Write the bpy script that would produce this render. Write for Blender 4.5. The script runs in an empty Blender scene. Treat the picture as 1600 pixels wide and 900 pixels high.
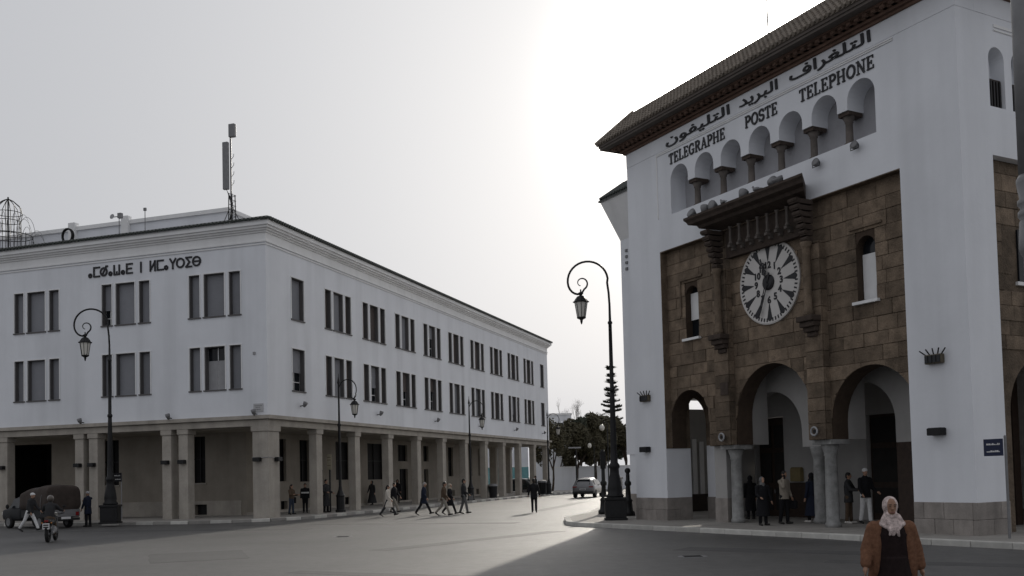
import bpy, bmesh, math, random
from math import sin, cos, pi, radians as R
from mathutils import Vector as V, Matrix
from mathutils.geometry import tessellate_polygon
random.seed(7)
S = bpy.context.scene
C = S.collection

# ---------------------------------------------------------------- camera, sky, sun, exposure
cd = bpy.data.cameras.new('camera'); cam = bpy.data.objects.new('camera', cd); C.objects.link(cam)
cd.sensor_width = 36; cd.lens = 1507.8 / 1600 * 36; cd.shift_y = (675.7 - 450) / 1600
cd.clip_start = .1; cd.clip_end = 3000
cam.matrix_world = Matrix.Translation((0, 0, 2.1)) @ Matrix.Rotation(pi/2 + .0433, 4, 'X') @ Matrix.Rotation(-.0251, 4, 'Z')
S.camera = cam
SUN_AZ, SUN_EL = R(14.5), R(21)                     # clockwise from +Y (straight ahead), above the horizon
W = bpy.data.worlds.new('World'); S.world = W; W.use_nodes = True
nt = W.node_tree
sky = nt.nodes.new('ShaderNodeTexSky'); sky.sky_type = 'NISHITA'; sky.sun_disc = False
sky.sun_elevation = SUN_EL; sky.sun_rotation = SUN_AZ
sky.air_density = 1.6; sky.dust_density = 7.0; sky.ozone_density = 1.0; sky.altitude = 60
hs = nt.nodes.new('ShaderNodeHueSaturation'); hs.inputs['Saturation'].default_value = .4
nt.links.new(sky.outputs[0], hs.inputs['Color'])
sc1 = nt.nodes.new('ShaderNodeVectorMath'); sc1.operation = 'SCALE'; sc1.inputs['Scale'].default_value = .05
nt.links.new(hs.outputs[0], sc1.inputs[0])
veil = nt.nodes.new('ShaderNodeVectorMath'); veil.operation = 'ADD'; veil.inputs[1].default_value = (4.92, 5.02, 5.32)   # even haze veil over the whole dome
nt.links.new(sc1.outputs[0], veil.inputs[0])
bg = nt.nodes['Background']; bg.inputs['Strength'].default_value = .10
# bright hazy aureole round the sun (which itself stands behind the post office roof)
tcw = nt.nodes.new('ShaderNodeTexCoord'); dt = nt.nodes.new('ShaderNodeVectorMath'); dt.operation = 'DOT_PRODUCT'
nrm = nt.nodes.new('ShaderNodeVectorMath'); nrm.operation = 'NORMALIZE'; nt.links.new(tcw.outputs['Generated'], nrm.inputs[0])
dt.inputs[1].default_value = (sin(SUN_AZ)*cos(SUN_EL), cos(SUN_AZ)*cos(SUN_EL), sin(SUN_EL)); nt.links.new(nrm.outputs[0], dt.inputs[0])
def wmath(op, a, b):
    q = nt.nodes.new('ShaderNodeMath'); q.operation = op
    nt.links.new(a, q.inputs[0]) if not isinstance(a, float) else None
    if isinstance(b, (int, float)): q.inputs[1].default_value = b
    else: nt.links.new(b, q.inputs[1])
    return q.outputs[0]
mx = wmath('MAXIMUM', dt.outputs['Value'], 0.0)
gsum = wmath('ADD', wmath('MULTIPLY', wmath('POWER', mx, 300), 330), wmath('MULTIPLY', wmath('POWER', mx, 9), 3.2))
gv = nt.nodes.new('ShaderNodeVectorMath'); gv.operation = 'SCALE'; gv.inputs[0].default_value = (1, .96, .89); nt.links.new(gsum, gv.inputs['Scale'])
tot_ = nt.nodes.new('ShaderNodeVectorMath'); tot_.operation = 'ADD'; nt.links.new(veil.outputs[0], tot_.inputs[0]); nt.links.new(gv.outputs[0], tot_.inputs[1])
nt.links.new(tot_.outputs[0], bg.inputs['Color'])
sl = bpy.data.lights.new('sun', 'SUN'); so = bpy.data.objects.new('sun', sl); C.objects.link(so)
sl.energy = 2.4; sl.angle = R(1.0); sl.color = (1, .93, .82)
sd = V((sin(SUN_AZ)*cos(SUN_EL), cos(SUN_AZ)*cos(SUN_EL), sin(SUN_EL)))
so.rotation_euler = sd.to_track_quat('Z', 'Y').to_euler(); so.location = (0, 0, 60)
S.view_settings.view_transform = 'Standard'; S.view_settings.look = 'None'
S.view_settings.exposure = 0; S.view_settings.gamma = 1

# ---------------------------------------------------------------- materials
MATS = {}
def mat(name, col, rough=.8, var=.12, scale=3., bump=.15, bscale=None, metal=0, spec=.3, rnd=0., stain=None, coat=0, emit=None, fine=0.):
    if name in MATS: return MATS[name]
    m = bpy.data.materials.new(name); m.use_nodes = True; MATS[name] = m
    n = m.node_tree.nodes; L = m.node_tree.links; p = n['Principled BSDF']
    p.inputs['Roughness'].default_value = rough; p.inputs['Metallic'].default_value = metal
    p.inputs['Specular IOR Level'].default_value = spec; p.inputs['Coat Weight'].default_value = coat
    tc = n.new('ShaderNodeTexCoord')
    nz = n.new('ShaderNodeTexNoise'); nz.inputs['Scale'].default_value = scale; nz.inputs['Detail'].default_value = 7; nz.inputs['Roughness'].default_value = .62
    L.new(tc.outputs['Object'], nz.inputs['Vector'])
    mr = n.new('ShaderNodeMapRange'); mr.inputs[1].default_value = .3; mr.inputs[2].default_value = .7
    mr.inputs[3].default_value = 1 - var; mr.inputs[4].default_value = 1 + var
    L.new(nz.outputs[0], mr.inputs[0])
    val = mr.outputs[0]
    def mul(a, b):
        q = n.new('ShaderNodeMath'); q.operation = 'MULTIPLY'
        L.new(a, q.inputs[0])
        if isinstance(b, float): q.inputs[1].default_value = b
        else: L.new(b, q.inputs[1])
        return q.outputs[0]
    if rnd:
        oi = n.new('ShaderNodeObjectInfo'); m2 = n.new('ShaderNodeMapRange')
        m2.inputs[3].default_value = 1 - rnd; m2.inputs[4].default_value = 1 + rnd
        L.new(oi.outputs['Random'], m2.inputs[0]); val = mul(val, m2.outputs[0])
    if stain:                                       # vertical rain streaks and patches of dirt: (strength, stretch)
        mp = n.new('ShaderNodeMapping'); mp.inputs['Scale'].default_value = (stain[1], stain[1], stain[1]*.09)
        n2 = n.new('ShaderNodeTexNoise'); n2.inputs['Scale'].default_value = 1; n2.inputs['Detail'].default_value = 5
        L.new(tc.outputs['Object'], mp.inputs[0]); L.new(mp.outputs[0], n2.inputs['Vector'])
        m3 = n.new('ShaderNodeMapRange'); m3.inputs[1].default_value = .45; m3.inputs[2].default_value = .78
        m3.inputs[3].default_value = 1; m3.inputs[4].default_value = 1 - stain[0]
        L.new(n2.outputs[0], m3.inputs[0]); val = mul(val, m3.outputs[0])
    if fine:
        n4 = n.new('ShaderNodeTexNoise'); n4.inputs['Scale'].default_value = scale*14; n4.inputs['Detail'].default_value = 3
        L.new(tc.outputs['Object'], n4.inputs['Vector'])
        m4 = n.new('ShaderNodeMapRange'); m4.inputs[1].default_value = .3; m4.inputs[2].default_value = .7
        m4.inputs[3].default_value = 1 - fine; m4.inputs[4].default_value = 1 + fine
        L.new(n4.outputs[0], m4.inputs[0]); val = mul(val, m4.outputs[0])
    cm = n.new('ShaderNodeVectorMath'); cm.operation = 'SCALE'
    cm.inputs[0].default_value = col; L.new(val, cm.inputs['Scale'])
    L.new(cm.outputs[0], p.inputs['Base Color'])
    if bump:
        b = n.new('ShaderNodeBump'); b.inputs['Strength'].default_value = bump; b.inputs['Distance'].default_value = .03
        n3 = n.new('ShaderNodeTexNoise'); n3.inputs['Scale'].default_value = bscale or scale*8; n3.inputs['Detail'].default_value = 5
        L.new(tc.outputs['Object'], n3.inputs['Vector']); L.new(n3.outputs[0], b.inputs['Height'])
        L.new(b.outputs[0], p.inputs['Normal'])
    if emit:
        p.inputs['Emission Color'].default_value = (*emit[:3], 1); p.inputs['Emission Strength'].default_value = emit[3]
    return m
WHITE = mat('white_plaster', (.72, .735, .77), .85, .045, .45, .12, 7, stain=(.13, .9))
SHADEPL = mat('shade_darkened_plaster', (.35, .34, .33), .88, .08, 1.2, .08, 9, stain=(.15, .8))  # white loggia plaster with the interior shade put into its colour
WHITE2 = mat('pale_plaster', (.715, .73, .765), .85, .045, .4, .12, 7, stain=(.14, .8))
TRIM = mat('white_trim', (.76, .76, .76), .8, .03, 2, .04, stain=(.1, 1.2))
BROWN = mat('brown_stone', (.165, .125, .09), .92, .36, 2.6, 1., 16, rnd=.3, fine=.2, stain=(.35, 1.2))
MORTAR = mat('dark_mortar', (.06, .042, .03), .95, .2, 4, .4)
BEIGE = mat('beige_stone', (.37, .34, .30), .88, .14, 1.3, .2, 12, stain=(.25, 1.4), fine=.06)
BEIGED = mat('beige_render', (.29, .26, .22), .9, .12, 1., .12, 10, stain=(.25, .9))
PLINTH = mat('plinth_stone', (.275, .25, .23), .9, .18, 2.2, .35, 14, rnd=.12, stain=(.3, 2.2), fine=.08)
COLST = mat('column_stone', (.27, .27, .265), .75, .28, 4.5, .2, 18, stain=(.3, 2.5))
DKSTONE = mat('dark_carved_stone', (.06, .045, .037), .9, .25, 4, .5, 20)
COLN = mat('niche_column_stone', (.12, .105, .095), .85, .2, 4, .2)
BRICK = mat('brick_cornice', (.135, .085, .064), .9, .25, 3, .4, 18)
TILEG = mat('dark_green_tile', (.035, .042, .038), .45, .3, 6, .1, rnd=.2, spec=.5)
TILEB = mat('weathered_roof_tile', (.21, .18, .15), .75, .3, 4, .2, fine=.2)
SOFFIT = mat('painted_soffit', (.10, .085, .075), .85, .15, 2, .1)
BLIND = mat('grey_roller_blind', (.225, .23, .25), .7, .05, 2, .0, rnd=.1)
BLIND2 = mat('brown_roller_blind', (.085, .07, .066), .7, .08, 2, .0, rnd=.22)
FRAME = mat('grey_window_frame', (.10, .095, .095), .6, .08, 3, 0)
WFRAME = mat('white_window_frame', (.7, .7, .7), .5, .05, 3, 0)
GLASS = mat('dark_glass', (.012, .014, .017), .12, .1, 2, 0, spec=.25)
GLASSD = mat('dusty_dark_glass', (.014, .013, .013), .5, .2, 2, 0, spec=.1)
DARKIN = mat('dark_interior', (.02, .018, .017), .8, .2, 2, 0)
WOOD = mat('dark_wood', (.035, .022, .016), .6, .25, 6, .1)
IRON = mat('black_iron', (.016, .016, .017), .5, .2, 8, .1, metal=.3)
GREYM = mat('grey_metal', (.19, .19, .195), .5, .12, 6, .05, metal=.3)
LGREY = mat('light_grey_paint', (.3, .3, .31), .55, .08, 3, 0)
LETTER = mat('dark_bronze_letters', (.017, .017, .02), .5, .15, 5, 0)
DIALM = mat('white_clock_dial', (.57, .55, .53), .55, .04, 1.5, 0, stain=(.08, 1))
BULB = mat('frosted_lantern_glass', (.62, .6, .55), .3, .05, 3, 0, spec=.5)
ASPH = mat('asphalt', (.085, .083, .08), .56, .2, .22, .5, 45, spec=.45, fine=.16, stain=(.2, .35))
PATCH = mat('patched_asphalt', (.066, .065, .064), .65, .18, .8, .5, 50, spec=.4, fine=.14)
PAVE = mat('pavement_concrete', (.27, .255, .235), .85, .16, .9, .25, 25, fine=.08)
KERBL = mat('pale_kerb_stone', (.46, .45, .42), .85, .15, 3, .2, rnd=.14)
KERBD = mat('grey_kerb_stone', (.25, .24, .225), .85, .15, 3, .2, rnd=.14)
BARK = mat('bark', (.05, .038, .03), .9, .3, 5, .5)
LEAF = mat('dry_olive_foliage', (.062, .055, .032), .8, .35, 1.2, 0, fine=.25)
LEAFD = mat('dark_pine_foliage', (.04, .045, .03), .8, .3, 1.5, 0, fine=.25)
RUB = mat('tyre_rubber', (.015, .015, .015), .8, .1, 8, .1)
SKIN = mat('skin', (.34, .205, .145), .6, .06, 12, 0)
SKIND = mat('skin_tanned', (.26, .15, .10), .6, .06, 12, 0)
def cloth(n, c, **k): return mat('cloth_' + n, c, .9, k.get('var', .12), k.get('scale', 14), .25, 60, spec=.15, rnd=0)

# ---------------------------------------------------------------- helpers
class MB:
    def __init__(s): s.v = []; s.f = []
    def add(s, vs, fs):
        o = len(s.v); s.v += [tuple(q) for q in vs]; s.f += [tuple(i + o for i in f) for f in fs]; return s
    def box(s, x0, x1, y0, y1, z0, z1):
        x0, x1 = sorted((x0, x1)); y0, y1 = sorted((y0, y1)); z0, z1 = sorted((z0, z1))
        return s.add([(x, y, z) for z in (z0, z1) for y in (y0, y1) for x in (x0, x1)],
                     [(0, 2, 3, 1), (4, 5, 7, 6), (0, 1, 5, 4), (2, 6, 7, 3), (0, 4, 6, 2), (1, 3, 7, 5)])
    def rings(s, rs, cap=True, closed=False):
        n = len(rs[0]); vs = [q for r in rs for q in r]; fs = []
        m = len(rs)
        for i in range(m if closed else m - 1):
            for j in range(n):
                a = i*n + j; b = i*n + (j+1) % n; k = ((i+1) % m)*n
                fs.append((a, b, k + (j+1) % n, k + j))
        if cap and not closed:
            fs.append(tuple(range(n))[::-1]); fs.append(tuple(range((m-1)*n, m*n)))
        return s.add(vs, fs)
    def lathe(s, prof, c=(0, 0, 0), n=14):
        return s.rings([[(c[0] + r*cos(2*pi*j/n), c[1] + r*sin(2*pi*j/n), c[2] + z) for j in range(n)] for r, z in prof])
    def tube(s, pts, r, n=8, rad=None, closed=False):
        pts = [V(p) for p in pts]; rs = []; up = None; m = len(pts)
        for i, p in enumerate(pts):
            if closed: d = pts[(i+1) % m] - pts[i-1]
            else: d = pts[min(i+1, m-1)] - pts[max(i-1, 0)]
            d.normalize()
            if up is None: up = d.orthogonal().normalized()
            a = (up - d*up.dot(d))
            if a.length < 1e-5: a = d.orthogonal()
            a.normalize(); up = a; b = d.cross(a)
            q = rad[i] if rad else r
            rs.append([p + a*q*cos(2*pi*j/n) + b*q*sin(2*pi*j/n) for j in range(n)])
        return s.rings(rs, closed=closed)
    def cap(s, p0, p1, r0, r1, n=10, fx=1.):
        p0 = V(p0); p1 = V(p1); d = p1 - p0
        if d.length < 1e-6: d = V((0, 0, 1e-4)); p1 = p0 + d
        L = d.length; d = d / L; a = d.orthogonal().normalized()
        if abs(d.z) > .5: a = V((1, 0, 0)); a = (a - d*a.dot(d)).normalized()
        b = d.cross(a); rs = []
        for t in (-88, -60, -30, 0): t = R(t); rs.append((p0 + d*r0*sin(t), r0*cos(t)))
        for t in (0, 30, 60, 88): t = R(t); rs.append((p1 + d*r1*sin(t), r1*cos(t)))
        return s.rings([[c + a*q*fx*cos(2*pi*j/n) + b*q*sin(2*pi*j/n) for j in range(n)] for c, q in rs])
    def ell(s, c, r, n=14, m=9, rot=None):
        rs = []
        for i in range(m + 1):
            t = -pi/2 + pi*(i + (.04 if i == 0 else -.04 if i == m else 0))/m
            ring = [V((r[0]*cos(t)*cos(2*pi*j/n), r[1]*cos(t)*sin(2*pi*j/n), r[2]*sin(t))) for j in range(n)]
            if rot: ring = [rot @ q for q in ring]
            rs.append([V(c) + q for q in ring])
        return s.rings(rs)
    def ering(s, lst, n=16):                        # stacked ellipses: (cx, cy, z, rx, ry)
        return s.rings([[(cx + rx*cos(2*pi*j/n), cy + ry*sin(2*pi*j/n), z) for j in range(n)] for cx, cy, z, rx, ry in lst])
    def plate(s, loops, w0, w1, axis):              # 2-D outline with holes, given thickness between w0 and w1
        mp = {'X': lambda u, v, w: (w, u, v), 'Y': lambda u, v, w: (u, w, v), 'Z': lambda u, v, w: (u, v, w)}[axis]
        tri = tessellate_polygon([[V((u, v, 0)) for u, v in l] for l in loops])
        flat = [q for l in loops for q in l]; n = len(flat)
        fs = [tuple(t) for t in tri] + [tuple(i + n for i in t)[::-1] for t in tri]
        o = 0
        for l in loops:
            k = len(l)
            fs += [(o+i, o+(i+1) % k, n+o+(i+1) % k, n+o+i) for i in range(k)]; o += k
        return s.add([mp(u, v, w0) for u, v in flat] + [mp(u, v, w1) for u, v in flat], fs)
    def xf(s, M):
        s.v = [tuple(M @ V(q)) for q in s.v]; return s
    def mesh(s, name, m=None, smooth=False):
        me = bpy.data.meshes.new(name); me.from_pydata(s.v, [], s.f)
        bm = bmesh.new(); bm.from_mesh(me); bmesh.ops.recalc_face_normals(bm, faces=bm.faces); bm.to_mesh(me); bm.free()
        if m: me.materials.append(m)
        if smooth: me.polygons.foreach_set('use_smooth', [True]*len(me.polygons))
        return me
    def build(s, name, m, parent=None, smooth=False, loc=None, rot=None):
        return put(name, s.mesh(name, m, smooth), parent, loc, rot)
def put(name, me, parent=None, loc=None, rot=None):
    o = bpy.data.objects.new(name, me); C.objects.link(o)
    if parent: o.parent = parent
    if loc: o.location = loc
    if rot: o.rotation_euler = rot
    return o
def box(*a): return MB().box(*a)
def bev(o, w=.02, seg=2):
    b = o.modifiers.new('b', 'BEVEL'); b.width = w; b.segments = seg; b.limit_method = 'ANGLE'; return o
def tag(o, label, cat, group=None):
    o['label'] = label; o['category'] = cat
    if group: o['group'] = group
    return o
def thing(name, label, cat, loc=(0, 0, 0), rz=0, group=None):
    o = bpy.data.objects.new(name, None); C.objects.link(o); o.empty_display_size = .2
    o.location = loc; o.rotation_euler = (0, 0, rz); return tag(o, label, cat, group)
def structure(o, kind='structure'): o['kind'] = kind; return o
KIDS = {}
def copy_tree(o, parent=None):
    c = o.copy(); C.objects.link(c)
    if parent: c.parent = parent
    for ch in o.children: copy_tree(ch, c)
    return c
def arch(c, r, zc, n=16, a0=0, a1=180):             # points of an arch from right (c-r) to left (c+r) ... in (u, v)
    return [(c - r*cos(R(a0 + (a1-a0)*i/n)), zc + r*sin(R(a0 + (a1-a0)*i/n))) for i in range(n + 1)]

# building frames: local X runs into the building along one face, local Y along the other; outside is -X and -Y
LO = V((-12.67, 50.065, 0)); LA = math.atan2(.94965, .31332)
RO = V((12.344, 25.787, 0)); RA = .4949
def LBW(x, y, z=0): return LO + V((x*cos(LA) - y*sin(LA), x*sin(LA) + y*cos(LA), z))
def RBW(x, y, z=0): return RO + V((x*cos(RA) - y*sin(RA), x*sin(RA) + y*cos(RA), z))

# ---------------------------------------------------------------- ground
g = MB().plate([[(-500, -60), (700, -60), (700, 900), (-500, 900)]], -.5, 0, 'Z').build('road', ASPH); structure(g)
rp = random.Random(21)
for (x, y, w_, l_, a_) in ((-1.2, 31.5, .7, 9, -38), (-6.5, 44, .8, 14, 72), (-14.5, 42.5, 1.1, 12, 74), (3.2, 62, .7, 16, -14), (6.5, 24.5, 1.0, 5, 55), (-9, 27.5, 2.6, 3.4, 20), (-2.0, 20.5, .6, 7, 62), (9.5, 20, .7, 6, 60)):
    n = 10; L_ = [(-w_/2 + rp.uniform(-.05, .05), -l_/2 + l_*i/n) for i in range(n + 1)]; Q_ = [(w_/2 + rp.uniform(-.05, .05), l_/2 - l_*i/n) for i in range(n + 1)]
    structure(MB().plate([L_ + Q_], -.02, .004, 'Z').build('asphalt_patch', PATCH, None, loc=(x, y, 0), rot=(0, 0, R(a_))))
for x, y in ((4.3, 23.5), (-6.2, 35.0)):
    t = structure(MB().lathe([(.36, -.02), (.36, .006), (.01, .007)], n=24).build('manhole_frame', GREYM, None, loc=(x, y, 0)))
    for i in range(5): box(-.22, .22, -.2 + i*.09, -.16 + i*.09, .006, .012).build('rib', IRON, t)
def off_kerb(name, poly, visible, alt):
    """pavement slab with a row of kerb stones along the polyline 'visible' (world xy)."""
    p = structure(MB().plate([poly], -.1, .146, 'Z').build(name, PAVE))
    for a, b in zip(visible, visible[1:]):
        a = V((*a[:2], 0)); b = V((*b[:2], 0)); L = (b - a).length; n = max(1, round(L / 1.05)); d = (b - a)/n
        ang = math.atan2(d.y, d.x)
        for i in range(n):
            mb = box(.006, d.length - .006, -.13, .13, -.05, .155 + random.uniform(-.003, .004))
            o = mb.build('kerb_stone', KERBL if (not alt or i % 2) else KERBD, p, loc=a + d*i, rot=(0, 0, ang)); bev(o, .02)
    return p
lk = [(-2.9, 24), (-2.8, 7), (-2.3, 3.2), (-1.5, 1.2), (-.4, -.3), (1.2, -1.1), (3.5, -1.3), (10, -1.4), (62, -1.5)]
lkw = [LBW(*q) for q in lk]
off_kerb('pavement', [q[:2] for q in lkw] + [LBW(62, 30)[:2], LBW(30, 60)[:2], LBW(-2.9, 60)[:2]], lkw, True)
rk = [(-1.0, -12), (-1.4, -2), (-1.7, 1.2), (-1.72, 3.5), (-2.0, 6.4), (-2.34, 9.8), (-2.67, 13.2), (-2.85, 15.3), (-2.7, 16.3), (-2.2, 17.2), (-1.5, 18.4), (-.6, 19.9)]
rkw = [RBW(*q) for q in rk] + [V((3.4, 46, 0)), V((5.2, 55, 0)), V((8.6, 80, 0)), V((14, 120, 0))]
off_kerb('pavement', [q[:2] for q in rkw] + [(60, 120), (60, 30), RBW(14, -12)[:2]], rkw[:-1], False)

# ---------------------------------------------------------------- left building (long white block on an arcade)
LB = thing('office_building', 'long white three storey block with dark letters on its side, raised on a stone arcade', 'building', LO, LA)
XL, YL = 52.67, 20.5
singles = [(2.47, 3.78), (49.95, 51.22)]
rows = [(10.9, 13.2), (6.97, 9.28)]
lights = [(0, .76), (1.01, 2.23), (2.47, 3.22)]
rights = [6.15 + 4.78*k for k in range(9)]
lefts = [1.55, 7.30, 13.48]
lights2 = [(0, .7), (.99, 2.27), (2.53, 3.21)]
def rect(u0, u1, v0, v1): return [(u0, v0), (u1, v0), (u1, v1), (u0, v1)]
hr, hl = [], []
for z0, z1 in rows:
    for a, b in singles: hr.append(rect(a, b, z0, z1))
    for s in rights:
        for a, b in lights: hr.append(rect(s+a, s+b, z0, z1))
    for s in lefts:
        for a, b in lights2: hl.append(rect(s+a, s+b, z0, z1))
MB().plate([rect(.42, XL, 5.45, 15.25)] + hr, 0, .42, 'Y').build('wall', WHITE2, LB)
MB().plate([rect(0, YL, 5.45, 15.25)] + hl, 0, .42, 'X').build('wall', WHITE2, LB)
box(XL - .4, XL, .42, 15, 5.45, 15.25).build('wall', WHITE2, LB)
box(.42, XL, 15, 15.4, 5.45, 15.25).build('wall', WHITE2, LB)
box(.42, 16, YL - .4, YL, 5.45, 15.25).build('wall', WHITE2, LB)
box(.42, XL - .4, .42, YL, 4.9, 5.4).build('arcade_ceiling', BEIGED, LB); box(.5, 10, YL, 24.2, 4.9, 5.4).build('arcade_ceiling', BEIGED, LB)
box(.42, XL - .4, .42, YL - .4, 15.25, 15.5).build('roof_slab', LGREY, LB)
def window(face, s, ls, z0, z1, blindm, opens=()):
    """surround (window) with one blind, one sill per light; opens maps a light to how far its blind is down."""
    mp = (lambda u0, u1, w0, w1, a, b: (u0, u1, w0, w1, a, b)) if face == 'Y' else (lambda u0, u1, w0, w1, a, b: (w0, w1, u0, u1, a, b))
    m = MB()
    for a, b in ls:
        a += s; b += s
        m.box(*mp(a - .05, a, -.035, .1, z0 - .04, z1 + .05)); m.box(*mp(b, b + .05, -.035, .1, z0 - .04, z1 + .05))
        m.box(*mp(a, b, -.033, .1, z1, z1 + .05))
    w = m.build('window', TRIM, LB)
    for i, (a, b) in enumerate(ls):
        a += s; b += s
        dn = opens.get(i, 1.) if opens else 1.
        zb = z1 - (z1 - z0)*dn
        o = MB()
        k = 14; hh = (z1 - zb)/k
        for j in range(k):                          # slats of the roller blind, each a shallow step
            o.box(*mp(a + .04, b - .04, .25, .275, zb + j*hh, zb + (j+1)*hh - .012))
            o.box(*mp(a + .04, b - .04, .258, .27, zb + (j+1)*hh - .012, zb + (j+1)*hh))
        o.build('blind', blindm, w)
        q = MB()
        for u in (a + .002, b - .042): q.box(*mp(u, u + .04, .03, .3, z0, z1))
        q.box(*mp(a + .042, b - .042, .032, .3, z1 - .042, z1 - .002))
        q.build('frame', FRAME, w)
        box(*mp(a - .06, b + .06, -.07, .2, z0 - .07, z0)).build('sill', FRAME, w)
        if dn < 1:
            box(*mp(a + .04, b - .04, .33, .35, z0, zb + .05)).build('pane', GLASS, w)
            f = MB(); c = (a + b)/2
            f.box(*mp(c - .02, c + .02, .30, .325, z0, zb)); f.box(*mp(a + .04, b - .04, .302, .327, (z0 + zb)/2 - .02, (z0 + zb)/2 + .02))
            f.build('casement', WFRAME, w)
    return w
rng = random.Random(3)
for r, (z0, z1) in enumerate(rows):
    for k, (a, b) in enumerate(singles):
        window('Y', a, [(0, b - a)], z0, z1, BLIND if not (r and not k) else BLIND, {0: .55} if (r == 1 and k == 0) else None)
    for k, s in enumerate(rights):
        op = {}
        if rng.random() < (.4 if r else .2): op[1] = rng.choice((.55, .7, .8, .4))
        if r and k == 1: op[1] = .6
        w = window('Y', s, lights, z0, z1, BLIND2, op)
        for ch in w.children:
            if ch.name.startswith('blind') and abs(sum(v.co.x for v in ch.data.vertices)/len(ch.data.vertices) - s - 1.62) < .2 and rng.random() < .6:
                ch.data.materials[0] = BLIND
    for k, s in enumerate(lefts):
        op = None
        if r == 0 and k == 1: op = {2: .62}
        if r == 1 and k == 0: op = {1: .0001}
        w = window('X', s, lights2, z0, z1, BLIND, op)
# part-drawn lower blind and stacked goods behind the corner window whose roller is up
box(.3, .32, 2.58, 3.78, 6.98, 8.55).build('inner_screen', LGREY, LB)
# mouldings, cornice, roof edge
def belt(name, m, z0, z1, p, x1=XL, y1=YL, inner=0.0):
    """band that runs round the corner: one L-shaped plate proud by p."""
    q = p
    poly = [(-q, -q), (x1 + q, -q), (x1 + q, inner), (inner, inner), (inner, y1), (-q, y1)]
    if inner <= 0: poly = [(-q, -q), (x1 + q, -q), (x1 + q, .3), (.3, .3), (.3, y1), (-q, y1)]
    return MB().plate([poly], z0, z1, 'Z').build(name, m, LB)
belt('moulding', TRIM, 14.47, 14.53, .05); belt('moulding', TRIM, 14.60, 14.68, .08)
belt('frieze', TRIM, 14.68, 15.1, .03)
for i, (a, b, p) in enumerate(((15.1, 15.2, .1), (15.2, 15.3, .2), (15.3, 15.42, .32), (15.42, 15.66, .42))):
    belt('cornice', TRIM, a, b, p)
m = MB()
for i in range(int((XL + .9)/.24)):                 # curved tiles along the roof edge
    x = -.42 + i*.24
    e = max(-.3, min(1.0, x + .12)); m.tube([(x + .12, -.56, 15.72), (x + .12, e, 15.72 + (e + .56)*.31)], .085, 6)
for i in range(int((YL + .3)/.24)):
    y = -.42 + i*.24
    e = max(-.3, min(1.0, y + .12)); m.tube([(-.56, y + .12, 15.72), (e, y + .12, 15.72 + (e + .56)*.31)], .085, 6)
o = m.build('roof_tile', TILEG, LB); o['kind'] = 'stuff'
def slope(q0, z0, q1, z1, x1, y1):
    return MB().add([(q0, q0, z0), (x1, q0, z0), (x1, q1, z1), (q1, q1, z1), (q0, y1, z0), (q1, y1, z1),
                     (q0, q0, z0 - .06), (x1, q0, z0 - .06), (q0, y1, z0 - .06)], [(0, 1, 2, 3), (0, 3, 5, 4), (0, 6, 7, 1), (0, 4, 8, 6)])
slope(-.5, 15.70, 1.0, 16.17, XL + .4, YL).build('roof_edge', TILEG, LB)
# set-back attic
MB().plate([[(4, 5), (30, 5), (30, 5.4), (4.4, 5.4), (4.4, 26), (4, 26)]], 15.5, 17.75, 'Z').build('attic_wall', WHITE2, LB)
MB().plate([[(3.88, 4.88), (30, 4.88), (30, 5.5), (4.5, 5.5), (4.5, 26), (3.88, 26)]], 17.75, 17.98, 'Z').build('attic_coping', TRIM, LB)
for y in (11.87, 15.82): box(3.75, 4.1, y, y + .5, 15.5, 18.22).build('attic_pier', TRIM, LB)
# arcade: beam, piers, back wall
belt('beam', BEIGE, 4.95, 5.25, .06); belt('beam', BEIGE, 5.25, 5.31, .0); belt('beam', BEIGE, 5.31, 5.5, .24)
def pier(x0, x1, y0, y1):
    p = bev(box(x0, x1, y0, y1, .1, 4.67).build('pier', BEIGE, LB), .025)
    bev(box(x0 - .06, x1 + .06, y0 - .06, y1 + .06, 4.67, 4.95).build('capital', BEIGE, p), .02)
    return p
pier(0, 1.08, 0, .95)
for k in range(9): pier(4.99 + 4.69*k, 5.64 + 4.69*k, .02, .52)
pier(47.2, 47.86, .02, .52); pier(51.7, 52.5, .02, .52)
for y in (4.97, 6.03, 10.9, 11.86, 17.28, 18.24): pier(.02, .6, y, y + .59)
# second row of piers behind the see-through bays
for x in (42.9, 47.2, 51.7): pier(x, x + .66, 4.0, 4.7)
op = [rect(7.3, 8.25, 2.02, 4.6), rect(9.85, 11.03, 1.97, 4.6), rect(14.5, 16.5, 2.02, 4.6), rect(19.2, 21.95, 1.97, 4.6),
      rect(24.35, 26.1, 3.33, 4.6), rect(24.6, 26.1, .16, 2.73), rect(29.25, 30.3, 3.33, 4.6), rect(29.3, 30.2, .16, 2.7), rect(34.6, 35.75, 2.05, 4.6), rect(38.2, 38.9, 2.05, 4.6), rect(39.8, 40.5, 2.05, 4.6), rect(42.1, 42.6, 2.05, 4.6)]
vents = [(15.7, 16.5), (35.2, 36.0), (40.0, 40.6), (41.5, 42.2), (7.6, 8.35)]
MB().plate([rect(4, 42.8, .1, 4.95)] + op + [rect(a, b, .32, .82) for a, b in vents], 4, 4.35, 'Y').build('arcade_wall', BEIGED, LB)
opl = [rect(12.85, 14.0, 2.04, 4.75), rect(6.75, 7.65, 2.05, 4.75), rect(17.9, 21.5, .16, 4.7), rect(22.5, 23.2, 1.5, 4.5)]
MB().plate([rect(4.35, 24, .1, 4.95)] + opl + [rect(6.65, 7.5, .2, .8)], 4, 4.35, 'X').build('arcade_wall', BEIGED, LB)
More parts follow.
